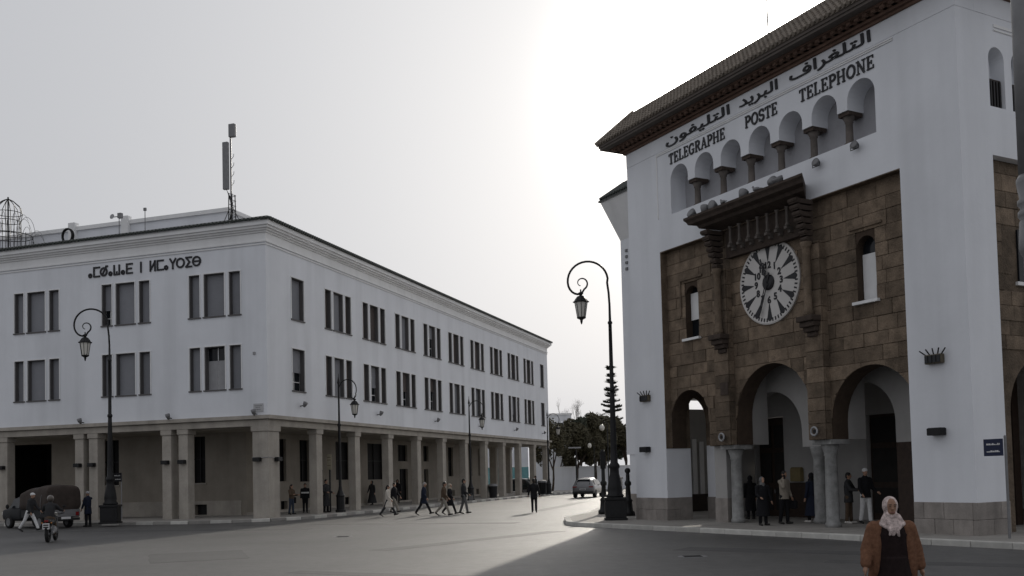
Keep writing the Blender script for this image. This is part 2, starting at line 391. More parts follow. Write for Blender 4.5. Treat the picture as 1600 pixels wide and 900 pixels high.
for i, (a, b) in enumerate([(7.3, 8.25), (9.85, 11.03), (14.5, 16.5), (19.2, 21.95), (24.35, 26.1), (29.25, 30.3), (34.6, 35.75), (38.2, 38.9), (39.8, 40.5), (42.1, 42.6)]):
    w = box(a, b, 4.25, 4.3, .16, 4.6).build('arcade_window', GLASSD, LB)
    f = MB(); f.box(a, a + .06, 4.18, 4.24, .16, 4.6); f.box(b - .06, b, 4.18, 4.24, .16, 4.6); f.box((a+b)/2 - .03, (a+b)/2 + .03, 4.18, 4.24, .16, 4.6); f.box(a, b, 4.182, 4.238, 3.3, 3.36)
    f.build('frame', IRON, w)
for a, b in vents: box(a, b, 4.3, 4.33, .32, .82).build('vent', IRON, LB)
for y0, y1 in ((12.85, 14.0), (6.75, 7.65)):
    w = box(4.25, 4.3, y0, y1, 2.04, 4.75).build('arcade_window', GLASSD, LB)
    f = MB(); f.box(4.18, 4.24, (y0+y1)/2 - .03, (y0+y1)/2 + .03, 2.04, 4.75); f.box(4.182, 4.238, y0, y1, 3.4, 3.46); f.build('frame', IRON, w)
    box(3.93, 4.0, y0 - .08, y1 + .08, 1.97, 2.04).build('sill', BEIGE, w)
box(4.3, 4.33, 6.65, 7.5, .2, .8).build('vent', IRON, LB)
MB().plate([rect(4.35, 17.9, .1, 1.0), rect(6.65, 7.5, .2, .8)], 3.96, 4.0, 'X').build('skirting', BEIGE, LB); box(4.0, 42.8, 3.96, 4.0, .1, .3).build('skirting', BEIGE, LB)
# passage behind the left-most opening
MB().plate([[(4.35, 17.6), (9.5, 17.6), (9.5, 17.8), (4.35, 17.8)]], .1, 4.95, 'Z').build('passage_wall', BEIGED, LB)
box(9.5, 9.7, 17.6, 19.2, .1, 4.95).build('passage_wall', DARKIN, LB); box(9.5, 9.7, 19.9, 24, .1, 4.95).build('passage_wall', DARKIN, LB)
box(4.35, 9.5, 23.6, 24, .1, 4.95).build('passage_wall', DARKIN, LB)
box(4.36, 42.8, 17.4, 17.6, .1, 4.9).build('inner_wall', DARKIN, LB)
# wall sign letters in neo-Tifinagh strokes (unit height 1, widths in units)
def ring_(cx, cy, r, n=18): return [(cx + r*cos(2*pi*i/n), cy + r*sin(2*pi*i/n)) for i in range(n + 1)]
TF = {'a': (.62, [ring_(.26, .19, .15, 12)]), 'm': (.85, [[(.78, .95), (.1, .95), (.1, .05), (.78, .05)]]),
      'S': (1.0, [ring_(.45, .45, .38), [(.25, .1), (.75, .98)], [(.75, .98), (.9, .98)]]), 'w': (.9, [[(.1, .95), (.1, .05), (.72, .05), (.72, .95)], [(.41, .3), (.41, .05)]]),
      'D': (.85, [[(.75, .95), (.1, .95), (.1, .05), (.75, .05)], [(.1, .5), (.65, .5)]]), 'n': (.45, [[(.2, .98), (.2, .02)]]), ' ': (.75, []),
      'l': (.85, [[(.12, .98), (.12, .02)], [(.66, .98), (.66, .02)], [(.12, .1), (.66, .9)]]), 'g': (.85, [[(.1, .98), (.42, .5), (.42, .02)], [(.75, .98), (.42, .5)]]),
      'r': (1.0, [ring_(.45, .5, .42)]), 'i': (.85, [[(.72, .95), (.1, .95), (.5, .5), (.1, .05), (.72, .05)]]), 'b': (1.0, [ring_(.45, .5, .42), [(.05, .5), (.85, .5)]])}
def stroke(mb, pts, w, x0, x1, mp):
    """flat strokes of width w with depth from x0 to x1; mp maps (u, v, depth) to a point."""
    for k, ((a, b), (c, d)) in enumerate(zip(pts, pts[1:])):
        L = math.hypot(c - a, d - b)
        if L < 1e-6: continue
        ux, uy = (c - a)/L, (d - b)/L; e = w/2
        a2, b2, c2, d2 = a - ux*e*.8, b - uy*e*.8, c + ux*e*.8, d + uy*e*.8
        z = x1 - .0015*(k % 2)
        q = [(a2 - uy*e, b2 + ux*e), (a2 + uy*e, b2 - ux*e), (c2 + uy*e, d2 - ux*e), (c2 - uy*e, d2 + ux*e)]
        mb.add([mp(u, v, x0) for u, v in q] + [mp(u, v, z) for u, v in q], [(0, 1, 2, 3), (4, 5, 6, 7), (0, 1, 5, 4), (1, 2, 6, 5), (2, 3, 7, 6), (3, 0, 4, 7)])
text = 'amSawaD n lmagrib'
tot = sum(TF[c][0] for c in text); k = (11.42 - 3.94)/tot; u = 0
for c in text:
    wd, st = TF[c]
    if st:
        mb = MB()
        for pts in st:
            stroke(mb, [(p_*k + u*k, q_*.56) for p_, q_ in pts], .092, -.005, -.05, lambda a, b, d: (d, 11.42 - a, 13.68 + b))
        mb.build('letter', LETTER, LB)
    u += wd
# street-name plaque at the corner
pl = box(-.03, 0, .25, .84, 5.68, 6.12).build('street_plaque', mat('faded_plaque', (.42, .42, .43), .6, .06, 6, 0), LB)
mb = MB()
for z, a, b in ((5.99, .32, .76), (5.9, .38, .70), (5.79, .34, .74)):
    y = b
    while y > a + .05:
        l = random.uniform(.05, .1); mb.box(-.036, -.03, y - l, y, z, z + .035); y -= l + .025
mb.build('lettering', GREYM, pl)
box(-.05, 0, .68, .82, 8.7, 8.84).build('junction_box', LGREY, LB)

# ---------------------------------------------------------------- right building (post office with the clock)
RB = thing('post_office', 'white clock-front post office with brown stone panel, three arches and tiled eaves', 'building', RO, RA)
WF, DF = 15.44, 15.0
ax, ay0, ay1 = .3, 2.0, 13.39
def niche_hole():
    p = [(2.77, 11.97), (2.77, 13.2)]
    for k in range(7):
        c = 2.77 + .525 + 1.46*k
        p += arch(c, .525, 13.25, 12)[0:] if k == 0 else arch(c, .525, 13.25, 12)
        if k < 6: p += [(c + .525, 13.0), (c + .935, 13.0)]
    p += [(12.58, 13.2), (12.58, 11.97)]
    q = []
    for a in p:
        if not q or abs(a[0]-q[-1][0]) + abs(a[1]-q[-1][1]) > 1e-4: q.append(a)
    return q
outer = [(0, 1.03), (ay0, 1.03), (ay0, 10.66), (ay1, 10.66), (ay1, 1.03), (WF, 1.03), (WF, 14.58), (0, 14.58)]
MB().plate([outer, niche_hole()], 0, .8, 'X').build('wall', WHITE, RB)
MB().plate([rect(-.012, WF + .012, 14.58, 15.15)], -.015, .8, 'X').build('wall_band', WHITE, RB)
box(.72, .8, 2.5, 12.9, 11.9, 13.9).build('niche_back', mat('shaded_painted_brick', (.34, .34, .36), .85, .06, 3, .3, 22), RB)  # painted brick, its grey darkened to carry the shade inside the niches
for k in range(6):
    y = 2.77 + 1.05 + 1.46*k + .205
    c = MB().box(.05, .65, y - .21, y + .21, 12.88, 13.0).build('impost', DKSTONE, RB)
    MB().lathe([(.17, 11.97), (.17, 12.05), (.12, 12.09), (.11, 12.68), (.135, 12.7), (.13, 12.74), (.2, 12.88)], (.28, y, 0), 12).build('colonnette', COLN, RB, True)
for a, b in ((14.44, 14.48), (14.50, 14.54)):
    box(-.035, 0, 2.05, 13.42, a, b).build('moulding', TRIM, RB)
box(-.03, 0, 13.38, 13.43, 11.98, 14.44).build('moulding', TRIM, RB); 
rng_s = random.Random(31)
# side face (to the right), other outer walls
sx = [1.34 + 1.0*i for i in range(6)]
so_ = [(.8, 1.03), (1.34, 1.03), (1.34, 10.62), (DF - 1.5, 10.62), (DF - 1.5, 1.03), (DF, 1.03), (DF, 14.58), (.8, 14.58)]
sh = [[(x, 12.0), (x + .68, 12.0)] + [(x + .34 + .34*cos(R(t)), 13.38 + .34*sin(R(t))) for t in range(0, 181, 15)] for x in sx]
MB().plate([so_] + sh, 0, .5, 'Y').build('wall', WHITE, RB)
MB().plate([rect(.8, DF, 14.58, 15.15)], -.015, .5, 'Y').build('wall_band', WHITE, RB)
box(1.2, 8, .42, .5, 11.9, 13.9).build('niche_back', WHITE, RB)
for x in sx:
    w = box(x + .02, x + .66, .12, .16, 12.0, 12.85).build('shutter', WOOD, RB)
    f = MB()
    for i in range(5): f.box(x + .04 + i*.13, x + .1 + i*.13, .08, .12, 12.02, 12.8)
    f.build('slat', IRON, w)
box(1.6, 9, -.03, 0, 14.18, 14.22).build('moulding', TRIM, RB); box(1.6, 9, -.03, 0, 14.28, 14.36).build('moulding', TRIM, RB)
MB().plate([[(1.34, .15), (2.0, .15), (2.0, 3.5)] + [(3.6 - 1.6*cos(R(t)), 3.5 + 1.6*sin(R(t))) for t in range(10, 180, 10)] + [(5.2, 3.5), (5.2, .15), (DF - 1.5, .15), (DF - 1.5, 10.62), (1.34, 10.62)]], .28, .5, 'Y').build('stone_side_panel', BROWN, RB)
zq = 5.25
while zq < 10.5:
    z2 = min(10.6, zq + rng_s.uniform(.4, .5)); xq = 1.345
    while xq < 4.6:
        x2 = xq + rng_s.uniform(.5, 1.0)
        if not (z2 > 7.1 and zq < 8.7 and x2 > 2.5 and xq < 3.3): bev(box(xq + .005, x2 - .005, .255 + rng_s.uniform(-.015, .01), .29, zq + .005, z2 - .005).build('stone', BROWN, RB), .012, 1)
        xq = x2
    zq = z2
w = box(2.6, 3.2, .22, .28, 7.2, 8.7).build('side_window', GLASS, RB); box(2.5, 3.3, .2, .28, 7.1, 7.2).build('sill', TRIM, w)
box(.8, DF, WF - .5, WF, 5.4, 15.15).build('wall', WHITE, RB); box(DF - .5, DF, .5, WF - .5, .1, 15.15).build('wall', WHITE, RB)
# plinth stones under the white piers
def plinth(u0, u1, w0, w1, axis, n):
    for r, (z0, z1) in enumerate(((.1, .56), (.565, 1.03))):
        cuts = [u0 + (u1 - u0)*min(1, max(0, (i + (.35 if r else 0)*(0 < i < n) + random.uniform(-.12, .12)*(0 < i < n))/n)) for i in range(n + 1)]
        for a, b in zip(cuts, cuts[1:]):
            d = random.uniform(-.008, .008)
            q = (w0 + d, w1, a + .004, b - .004, z0, z1) if axis == 'X' else (a + .004, b - .004, w0 + d, w1, z0, z1)
            bev(box(*q).build('stone', PLINTH, RB), .012, 1)
plinth(0.12, 2.0, -.035, .5, 'X', 3); plinth(13.39, 15.46, -.035, .6, 'X', 3)
plinth(-.035, 1.36, -.04, .12, 'Y', 2)
# brown stone panel of coursed stones, one object per stone
arches = [(7.83, 1.77, 3.89), (3.6, 1.6, 3.54), (12.25, 1.11, 4.03)]     # centre, radius, centre height
holes = [(11.55, 12.3, 7.1, 9.1), (3.26, 3.98, 7.1, 9.1)]
back = [(ay0, 2.95)]
for c, r, zc in sorted(arches):
    back += [(c - r, 2.95)] + arch(c, r, zc, 20) + [(c + r, 2.95)]
back += [(ay1, 2.95), (ay1, 10.66), (ay0, 10.66)]
bq = []
for a in back:
    if not bq or abs(a[0]-bq[-1][0]) + abs(a[1]-bq[-1][1]) > 1e-4: bq.append(a)
hol = [[(a, z0), (b, z0), (b, z1 - (b-a)/2)] + [((a+b)/2 + (b-a)/2*cos(R(t)), z1 - (b-a)/2 + (b-a)/2*sin(R(t))) for t in range(20, 180, 20)] + [(a, z1 - (b-a)/2)] for a, b, z0, z1 in holes]
MB().plate([bq] + hol, .325, 1.0, 'X').build('stone_backing', MORTAR, RB)
def low(y, z0):
    z = z0
    for c, r, zc in arches:
        if abs(y - c) < r - 1e-6: z = max(z, zc + math.sqrt(r*r - (y-c)**2) + .004)
    return z
def in_hole(y0, y1, z0, z1):
    return [h for h in holes if y1 > h[0] + .001 and y0 < h[1] - .001 and z1 > h[2] + .001 and z0 < h[3] - .001]
zs = [2.95]; rr = random.Random(11)
while zs[-1] < 10.3: zs.append(zs[-1] + rr.uniform(.40, .50))
zs[-1] = 10.66
def put_stone(y0, y1, z0, z1):
    jit = rr.uniform(-.022, .014); gp = .0045
    us = [y0 + gp + (y1 - y0 - 2*gp)*i/8 for i in range(9)]
    for c, r, zc in arches:
        for e in (c - r + .003, c + r - .003, c - r - .003, c + r + .003):
            if us[0] < e < us[-1]: us.append(e)
    us.sort(); run = []
    def flush(run):
        if len(run) < 2 or run[-1][0] - run[0][0] < .03 or max(z1 - gp - b for _, b in run) < .03: return
        if all(abs(b - run[0][1]) < 1e-5 for _, b in run): lo = [run[0], run[-1]]
        else: lo = run
        poly = lo + [(run[-1][0], z1 - gp), (run[0][0], z1 - gp)]
        o = MB().plate([poly], .295 + jit, .33, 'X').build('stone', BROWN, RB)
        if len(poly) == 4: bev(o, .014, 1)
    for u_ in us:
        b = low(u_, z0 + gp)
        if b < z1 - gp - .01: run.append((u_, b))
        else: flush(run); run = []
    flush(run)
for z0, z1 in zip(zs, zs[1:]):
    y = ay0; row = []
    while y < ay1 - .001:
        w_ = rr.uniform(.55, 1.15)
        y2 = y + w_
        if ay1 - y2 < .4: y2 = ay1
        row.append((y, y2)); y = y2
    for y0, y1 in row:
        segs = [(y0, y1)]
        for h in in_hole(y0, y1, z0, z1):
            ns = []
            for a, b in segs:
                if b > h[0] and a < h[1]:
                    if h[0] - a > .05: ns.append((a, h[0]))
                    if b - h[1] > .05: ns.append((h[1], b))
                else: ns.append((a, b))
            segs = ns
        for a, b in segs: put_stone(a, b, z0, z1)
for (a, b, z0, z1) in holes:                        # narrow arched windows in the stone panel
    c = (a + b)/2
    w = MB().plate([[(a, z0), (b, z0), (b, z1 - .36)] + [(c + (b-a)/2*cos(R(t)), z1 - .36 + (b-a)/2*sin(R(t))) for t in range(20, 180, 20)] + [(a, z1 - .36)]], .62, .7, 'X').build('narrow_window', GLASS, RB)
    if c < 6: box(.56, .6, a + .02, b - .02, z0, z0 + 1.48).build('blind', WFRAME, w)
    else: box(.56, .6, a + .02, b - .02, z0 + .72, z0 + 1.75).build('blind', WFRAME, w)
    box(.17, .62, a - .12, b + .12, z0 - .09, z0).build('sill', TRIM, w)
    hm = MB(); hm.box(.22, .32, a - .32, b + .2, z1 + .24, z1 + .32)
    if c > 6: hm.box(.24, .32, b + .2, b + .28, z0 + .9, z1 + .32)
    hm.build('hood_mould', BROWN, w)
box(.003, .3, 13.36, 13.39, 2.95, 10.66).build('panel_reveal', BROWN, RB); box(.003, .3, 2.0, 13.36, 10.63, 10.66).build('panel_reveal', BROWN, RB)
# projecting pilasters over the columns, colonnettes and corbels beside the clock
for y0, y1, yc in ((9.66, 10.40, 9.87), (5.2, 5.92, 5.55)):
    z = 2.95; p = None
    p = box(.03, .3, y0 + .02, y1 - .02, 2.95, 9.3).build('pilaster', MORTAR, RB)
    while z < 9.25:
        z2 = min(9.3, z + rr.uniform(.4, .55)); bev(box(rr.uniform(-.012, .012), .06, y0, y1, z + .006, z2 - .006).build('stone', BROWN, p), .012, 1)
        for (ya, yb) in ((y0, y0 + .05),): bev(box(.07, .3, ya - rr.uniform(0, .012), yb, z + .006, z2 - .006).build('stone', BROWN, p), .01, 1)
        z = z2
    sh_ = MB().lathe([(.17, 6.9), (.17, 7.05), (.13, 7.1), (.125, 9.05), (.15, 9.1), (.19, 9.28)], (-.18, yc, 0), 14).build('colonnette', BROWN, RB, True)
    cb = MB()
    for i, (z0, z1, d, hw) in enumerate(((6.72, 6.9, -.42, .34), (6.55, 6.72, -.32, .30), (6.4, 6.55, -.2, .26), (6.25, 6.4, -.1, .2))):
        cb.box(d, .02, yc - hw, yc + hw, z0, z1)
    bev(cb.build('corbel', DKSTONE, RB), .03)
    bk = MB()                                       # stepped scroll bracket carrying the canopy
    for i in range(7):
        z0 = 9.28 + i*.2; d = .24 + .075*i
        bk.box(-d, .02, yc - .115 - .008*i, yc + .115 + .008*i, z0, z0 + .15)
        bk.tube([(-d + .02, yc - .135 - .008*i, z0 + .1), (-d + .02, yc + .135 + .008*i, z0 + .1)], .075, 8)
    bk.build('bracket', DKSTONE, RB)
    box(-.035, 0, yc - .2, yc + .2, 4.75, 5.2).build('recessed_tablet', DKSTONE, p) if y0 > 8 else None
bx = MB()
prof = [(-1.02, 11.2), (-1.02, 11.12), (-.94, 11.04), (-.9, 10.95), (-.66, 10.9), (-.6, 10.8), (0, 10.66), (0, 11.2)]
cn = MB()
for ya, yb, ins in ((4.78, 10.62, 0),):
    rs = []
    for px_, pz in prof: rs.append((px_, pz))
    L_ = [(px_, yb + (px_ + .0)*.0 - (1.02 + px_)*.85, pz) for px_, pz in rs]; R_ = [(px_, ya + (1.02 + px_)*.85, pz) for px_, pz in rs]
    cn.rings([L_, R_])
cn.build('canopy', DKSTONE, RB)
# pendants under the canopy
for i in range(7):
    y = 6.35 + i*.46
    m = MB(); m.lathe([(.04, 9.98), (.085, 10.03), (.05, 10.12), (.045, 10.55), (.08, 10.64)], (-.16, y, 0), 8)
    m.box(-.26, .28, y - .06, y + .06, 9.90, 9.99); m.box(-.1, .28, y - .05, y + .05, 9.80, 9.90)
    m.build('pendant', COLN, RB)
box(.05, .29, 6.0, 9.6, 9.62, 10.62).build('canopy_back', DKSTONE, RB)
# the clock
CX, CY, CZ, CR = .25, 7.71, 8.42, 1.44
ck = MB(); n_ = 56
cmap = lambda a, b, d: (CX + d, CY - a, CZ + b)
ck.rings([[cmap(r*sin(2*pi*j/n_), r*cos(2*pi*j/n_), d) for j in range(n_)] for r, d in ((CR, .06), (CR, -.02), (CR - .05, -.04), (CR - .07, -.02), (.02, -.02))], cap=False)
clock = ck.build('clock_dial', DIALM, RB)
for i in range(60):
    if i % 5 == 0: continue
    mk = MB()
    a = 2*pi*i/60; c_, s_ = cos(a), sin(a)
    stroke(mk, [((CR - .19)*s_, (CR - .19)*c_), ((CR - .11)*s_, (CR - .11)*c_)], .055, -.021, -.03, cmap)
    mk.build('minute_mark', LETTER, clock)
for i in range(12):
    a = 2*pi*i/12; c_, s_ = cos(a), sin(a)
    pts = [(0, .70), (.035, .86), (.085, 1.1), (.115, 1.22), (.075, 1.29), (0, 1.34), (-.075, 1.29), (-.115, 1.22), (-.085, 1.1), (-.035, .86)]
    mb = MB(); q = [(p_*c_ + r_*s_, -p_*s_ + r_*c_) for p_, r_ in pts]
    mb.rings([[cmap(u_, v_, -.021) for u_, v_ in q], [cmap(u_, v_, -.034) for u_, v_ in q]])
    mb.build('hour_marker', LETTER, clock)
def text_mesh(s, size, depth, off=0., res=3):
    c = bpy.data.curves.new('t', 'FONT'); c.body = s; c.size = size; c.extrude = depth; c.offset = off; c.resolution_u = res
    o = bpy.data.objects.new('t', c); C.objects.link(o)
    bpy.context.view_layer.update()
    me = bpy.data.meshes.new_from_object(o.evaluated_get(bpy.context.evaluated_depsgraph_get()))
    bpy.data.objects.remove(o); bpy.data.curves.remove(c)
    return me
def place_text(s, name, m, parent, size, depth, mp, off=0., u0=None, u1=None, v0=None, v1=None, cu=None, cv=None):
    """text mesh mapped onto a wall; fitted to the span u0..u1 and v0..v1 or centred at cu, cv."""
    me = text_mesh(s, size, depth, off); vs = me.vertices
    xs = [v.co.x for v in vs]; ys = [v.co.y for v in vs]
    ax_, bx_, ay_, by_ = min(xs), max(xs), min(ys), max(ys)
    for v in vs:
        if cu is not None: u_ = cu + v.co.x - (ax_ + bx_)/2; w_ = cv + v.co.y - (ay_ + by_)/2
        else: u_ = u0 + (v.co.x - ax_)/(bx_ - ax_)*(u1 - u0); w_ = v0 + (v.co.y - ay_)/(by_ - ay_)*(v1 - v0)
        v.co = mp(u_, w_, -v.co.z)
    bm = bmesh.new(); bm.from_mesh(me); bmesh.ops.recalc_face_normals(bm, faces=bm.faces); bm.to_mesh(me); bm.free()
    me.materials.clear(); me.materials.append(m); me.name = name
    return put(name, me, parent)
for i in range(1, 13):
    a = 2*pi*i/12
    place_text(str(i), 'numeral', LETTER, clock, .32, .008, lambda u_, v_, d: cmap(u_, v_, d - .028), .012, cu=.60*sin(a), cv=.60*cos(a))
hb = MB(); hb.rings([[cmap(r*sin(2*pi*j/24), r*cos(2*pi*j/24), d) for j in range(24)] for r, d in ((.27, -.02), (.27, -.06), (.2, -.1), (.01, -.11))], cap=False); hb.build('hub', LETTER, clock)
def hand(name, ang, L, shape):
    c_, s_ = cos(ang), sin(ang); mb = MB()
    for pts, w_ in shape: stroke(mb, [((p_*c_ + r_*s_)*L, (-p_*s_ + r_*c_)*L) for p_, r_ in pts], w_, -.112, -.13, cmap)
    mb.build(name, LETTER, clock)
hand('hour_hand', R(-18), .86, [([(0, -.12), (0, 1)], .055), ([(-.1, .42), (0, .62), (.1, .42), (0, .3), (-.1, .42)], .05), ([(-.14, .72), (0, .86), (.14, .72), (0, .62), (-.14, .72)], .05)])
hand('minute_hand', R(201), 1.2, [([(-.035, .1), (-.03, .78)], .03), ([(.035, .1), (.03, .78)], .03), ([(-.03, .78), (0, 1.0)], .05), ([(.03, .78), (0, 1.0)], .05), ([(0, -.25), (0, .15)], .08)])
# lettering: Latin capitals with slab serifs, each letter a part
def gl(ch):
    T, t = 1, 0                                     # thick / thin; serifs as short horizontal strokes
    a = lambda c, r0, r1, f0, f1, rx, n=12: [(c[0] + rx*cos(R(f0 + (f1-f0)*i/n)), c[1] + r0*sin(R(f0 + (f1-f0)*i/n))) for i in range(n + 1)]
    D = {'T': (.62, [(T, [(.31, .03), (.31, .97)]), (t, [(.04, .96), (.58, .96)]), (t, [(.05, .96), (.05, .78)]), (t, [(.57, .96), (.57, .78)]), (t, [(.18, .03), (.44, .03)])]),
         'E': (.6, [(T, [(.14, .03), (.14, .97)]), (t, [(.04, .97), (.52, .97)]), (t, [(.04, .03), (.54, .03)]), (t, [(.14, .5), (.40, .5)]), (t, [(.52, .97), (.52, .80)]), (t, [(.54, .03), (.54, .22)]), (t, [(.40, .6), (.40, .4)])]),
         'L': (.58, [(T, [(.14, .03), (.14, .97)]), (t, [(.04, .97), (.26, .97)]), (t, [(.04, .03), (.52, .03)]), (t, [(.52, .03), (.52, .24)])]),
         'G': (.72, [(T, a((.36, .5), .46, 0, 60, 300, .3)), (T, [(.58, .08), (.58, .4)]), (t, [(.42, .42), (.68, .42)]), (t, [(.58, .7), (.58, .95)])]),
         'R': (.68, [(T, [(.14, .03), (.14, .97)]), (t, [(.04, .97), (.34, .97)]), (t, [(.04, .03), (.26, .03)]), (T, a((.32, .74), .22, 0, 90, -90, .22, 8)), (t, [(.14, .52), (.34, .52)]), (T, [(.34, .5), (.6, .03)])]),
         'A': (.72, [(T, [(.36, .97), (.62, .03)]), (t, [(.36, .97), (.10, .03)]), (t, [(.18, .34), (.54, .34)]), (t, [(.02, .03), (.2, .03)]), (t, [(.5, .03), (.72, .03)])]),
         'P': (.62, [(T, [(.14, .03), (.14, .97)]), (t, [(.04, .97), (.34, .97)]), (t, [(.04, .03), (.26, .03)]), (T, a((.32, .72), .24, 0, 90, -90, .24, 8)), (t, [(.14, .48), (.34, .48)])]),
         'H': (.76, [(T, [(.14, .03), (.14, .97)]), (T, [(.6, .03), (.6, .97)]), (t, [(.14, .5), (.6, .5)])] + [(t, [(x - .1, y), (x + .1, y)]) for x in (.14, .6) for y in (.03, .97)]),
         'O': (.76, [(T, a((.38, .5), .46, 0, 0, 360, .31, 20))]),
         'S': (.6, [(T, a((.3, .73), .23, 0, 20, 270, .22, 10)), (T, a((.3, .27), .23, 0, 90, -160, .24, 10)), (t, [(.51, .75), (.51, .95)]), (t, [(.07, .05), (.07, .28)])]),
         'N': (.76, [(t, [(.14, .03), (.14, .97)]), (t, [(.62, .03), (.62, .97)]), (T, [(.14, .97), (.62, .03)]), (t, [(.03, .97), (.2, .97)]), (t, [(.03, .03), (.25, .03)]), (t, [(.5, .97), (.74, .97)])])}
    return D[ch]
for word, y0, y1 in (('TELEGRAPHE', 12.62, 9.38), ('POSTE', 8.32, 6.76), ('TELEPHONE', 5.75, 2.74)):
    tw = sum(gl(c)[0] for c in word) + .08*(len(word) - 1); k = (y0 - y1)/tw; u = 0
    for c in word:
        wd, st = gl(c); mb = MB()
        for i, (th, pts) in enumerate(st):
            stroke(mb, [((u + p_)*k, q_*.40) for p_, q_ in pts], .066 if th else .036, -.004, -.032 - .001*i, lambda a_, b_, d: (d, y0 - a_, 13.91 + b_))
        mb.build('letter', LETTER, RB); u += wd + .08
for word, y0, y1, z0, z1 in (('\uFEE5\uFEEE\uFED4\uFEF4\uFEE0\uFE98\uFEDF\uFE8D', 12.74, 9.06, 14.58, 15.05), ('\uFEAA\uFEF3\uFEAE\uFE92\uFEDF\uFE8D', 8.56, 6.68, 14.60, 15.07), ('\uFED1\uFE8D\uFEAE\uFED0\uFEE0\uFE98\uFEDF\uFE8D', 6.13, 2.81, 14.62, 15.09)):
    place_text(word, 'arabic_word', LETTER, RB, 1., .02, lambda a_, b_, d: (d - .04, y0 - a_, b_), .012, u0=0, u1=y0 - y1, v0=z0, v1=z1)
# cornice of brick courses, eaves and tiled roof
def ring_course(name, z0, z1, p, m):
    return MB().plate([[(-p, -p), (DF + p, -p), (DF + p, WF + p), (-p, WF + p)], [(.3, .3), (.3, WF - .3), (DF - .3, WF - .3), (DF - .3, .3)]], z0, z1, 'Z').build(name, m, RB)
for i, (z0, z1, p) in enumerate(((15.15, 15.24, .10), (15.24, 15.33, .2), (15.33, 15.42, .32), (15.42, 15.47, .48))): ring_course('brick_course', z0, z1, p, BRICK)
for i in range(52):                                 # brick ends, modillion course
    y = -.2 + i*.31
    box(-.44, -.1, y, y + .15, 15.33, 15.419).build('brick', BRICK, RB)
ring_course('soffit', 15.47, 15.56, .78, SOFFIT); ring_course('fascia', 15.56, 15.66, .82, SOFFIT)
hp = 1.2; q0, q1 = -.86, .30
MB().add([(q0, q0, 15.66), (DF - q0, q0, 15.66), (DF - q0, WF - q0, 15.66), (q0, WF - q0, 15.66), (q1, q1, 15.66 + hp), (DF - q1, q1, 15.66 + hp), (DF - q1, WF - q1, 15.66 + hp), (q1, WF - q1, 15.66 + hp)],
         [(0, 1, 5, 4), (1, 2, 6, 5), (2, 3, 7, 6), (3, 0, 4, 7), (4, 5, 6, 7), (0, 3, 2, 1)]).build('roof', TILEB, RB)
m = MB(); nrow = 7
for i in range(int((WF + 1.7)/.2)):
    y = q0 + .1 + i*.2
    for r in range(nrow):
        t0, t1 = r/nrow, (r + 1.12)/nrow
        xa, xb = q0 + (q1-q0)*t0, q0 + (q1-q0)*min(t1, 1)
        if y < xa or y > WF - xa: continue
        m.tube([(xa - .05, y + random.uniform(-.01, .01), 15.72 + hp*t0), (xb - .05, y, 15.66 + hp*min(t1, 1))], .07, 6)
for i in range(int((DF + 1.7)/.2)):
    x = q0 + .1 + i*.2
    m.tube([(x, q0 - .03, 15.71), (max(x, q1) if x < q1 else x, q1 - .03, 15.68 + hp)], .07, 6)
m.tube([(q0 - .04, WF - q0 + .04, 15.72), (q1 - .04, WF - q1 + .04, 15.72 + hp)], .11, 8); m.tube([(q0 - .04, q0 - .04, 15.72), (q1 - .04, q1 - .04, 15.72 + hp)], .11, 8)
o = m.build('roof_tile', TILEB, RB); o['kind'] = 'stuff'
fp = MB().tube([(3, 10.17, 16.8), (3, 10.17, 22.5)], .035, 8).build('flagpole', GREYM); fp.location = RO; fp.rotation_euler = (0, 0, RA); tag(fp, 'thin grey flagpole standing on the tiled post office roof', 'flagpole')
# loggia behind the arches
box(1.0, 6, 2.0, 14.6, 6.1, 6.4).build('loggia_ceiling', SHADEPL, RB)
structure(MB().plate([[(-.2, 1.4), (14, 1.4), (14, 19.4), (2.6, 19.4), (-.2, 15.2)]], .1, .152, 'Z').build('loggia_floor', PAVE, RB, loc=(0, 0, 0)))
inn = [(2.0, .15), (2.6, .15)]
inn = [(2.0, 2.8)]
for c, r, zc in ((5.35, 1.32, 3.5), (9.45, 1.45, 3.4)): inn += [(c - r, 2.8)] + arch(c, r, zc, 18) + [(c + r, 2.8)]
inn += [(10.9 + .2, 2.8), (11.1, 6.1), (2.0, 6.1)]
MB().plate([inn], 1.8, 2.2, 'X').build('inner_arcade', SHADEPL, RB)
box(1.8, 2.2, 2.0, 4.03, .15, 2.8).build('inner_pier', WOOD, RB)
for y in (7.45,): 
    c = MB().lathe([(.26, .15), (.26, .3), (.215, .36), (.21, 1.5), (.2, 2.4), (.23, 2.45), (.29, 2.72), (.31, 2.8)], (2.0, y, 0), 18).build('column', COLST, RB, True)
for y in (10.05, 5.58):
    c = MB().lathe([(.25, .15), (.25, .28), (.215, .32), (.21, 1.2), (.19, 2.42), (.22, 2.46), (.205, 2.52), (.28, 2.74), (.29, 2.8)], (.58, y, 0), 20).build('column', COLST, RB, True)
    box(.2, 1.0, y - .4, y + .4, 2.8, 2.95).build('abacus', COLST, c)
for y0, y1 in ((5.2, 5.92), (9.66, 10.4)): box(1.0, 1.8, y0, y1, 2.95, 6.1).build('cross_wall', SHADEPL, RB)
box(.5, 1.2, 10.5, 11.14, 1.03, 2.95).build('inner_jamb', SHADEPL, RB); box(.48, 1.22, 10.48, 11.16, .15, 1.03).build('inner_plinth', PLINTH, RB)
box(.8, 1.2, 13.39, 15.44, 1.03, 2.95).build('jamb', WHITE, RB); box(.6, 1.2, 13.385, 15.44, .1, 1.03).build('jamb_plinth', PLINTH, RB)
box(1.0, 1.2, 13.39, 15.44, 2.95, 6.0).build('jamb', BROWN, RB)
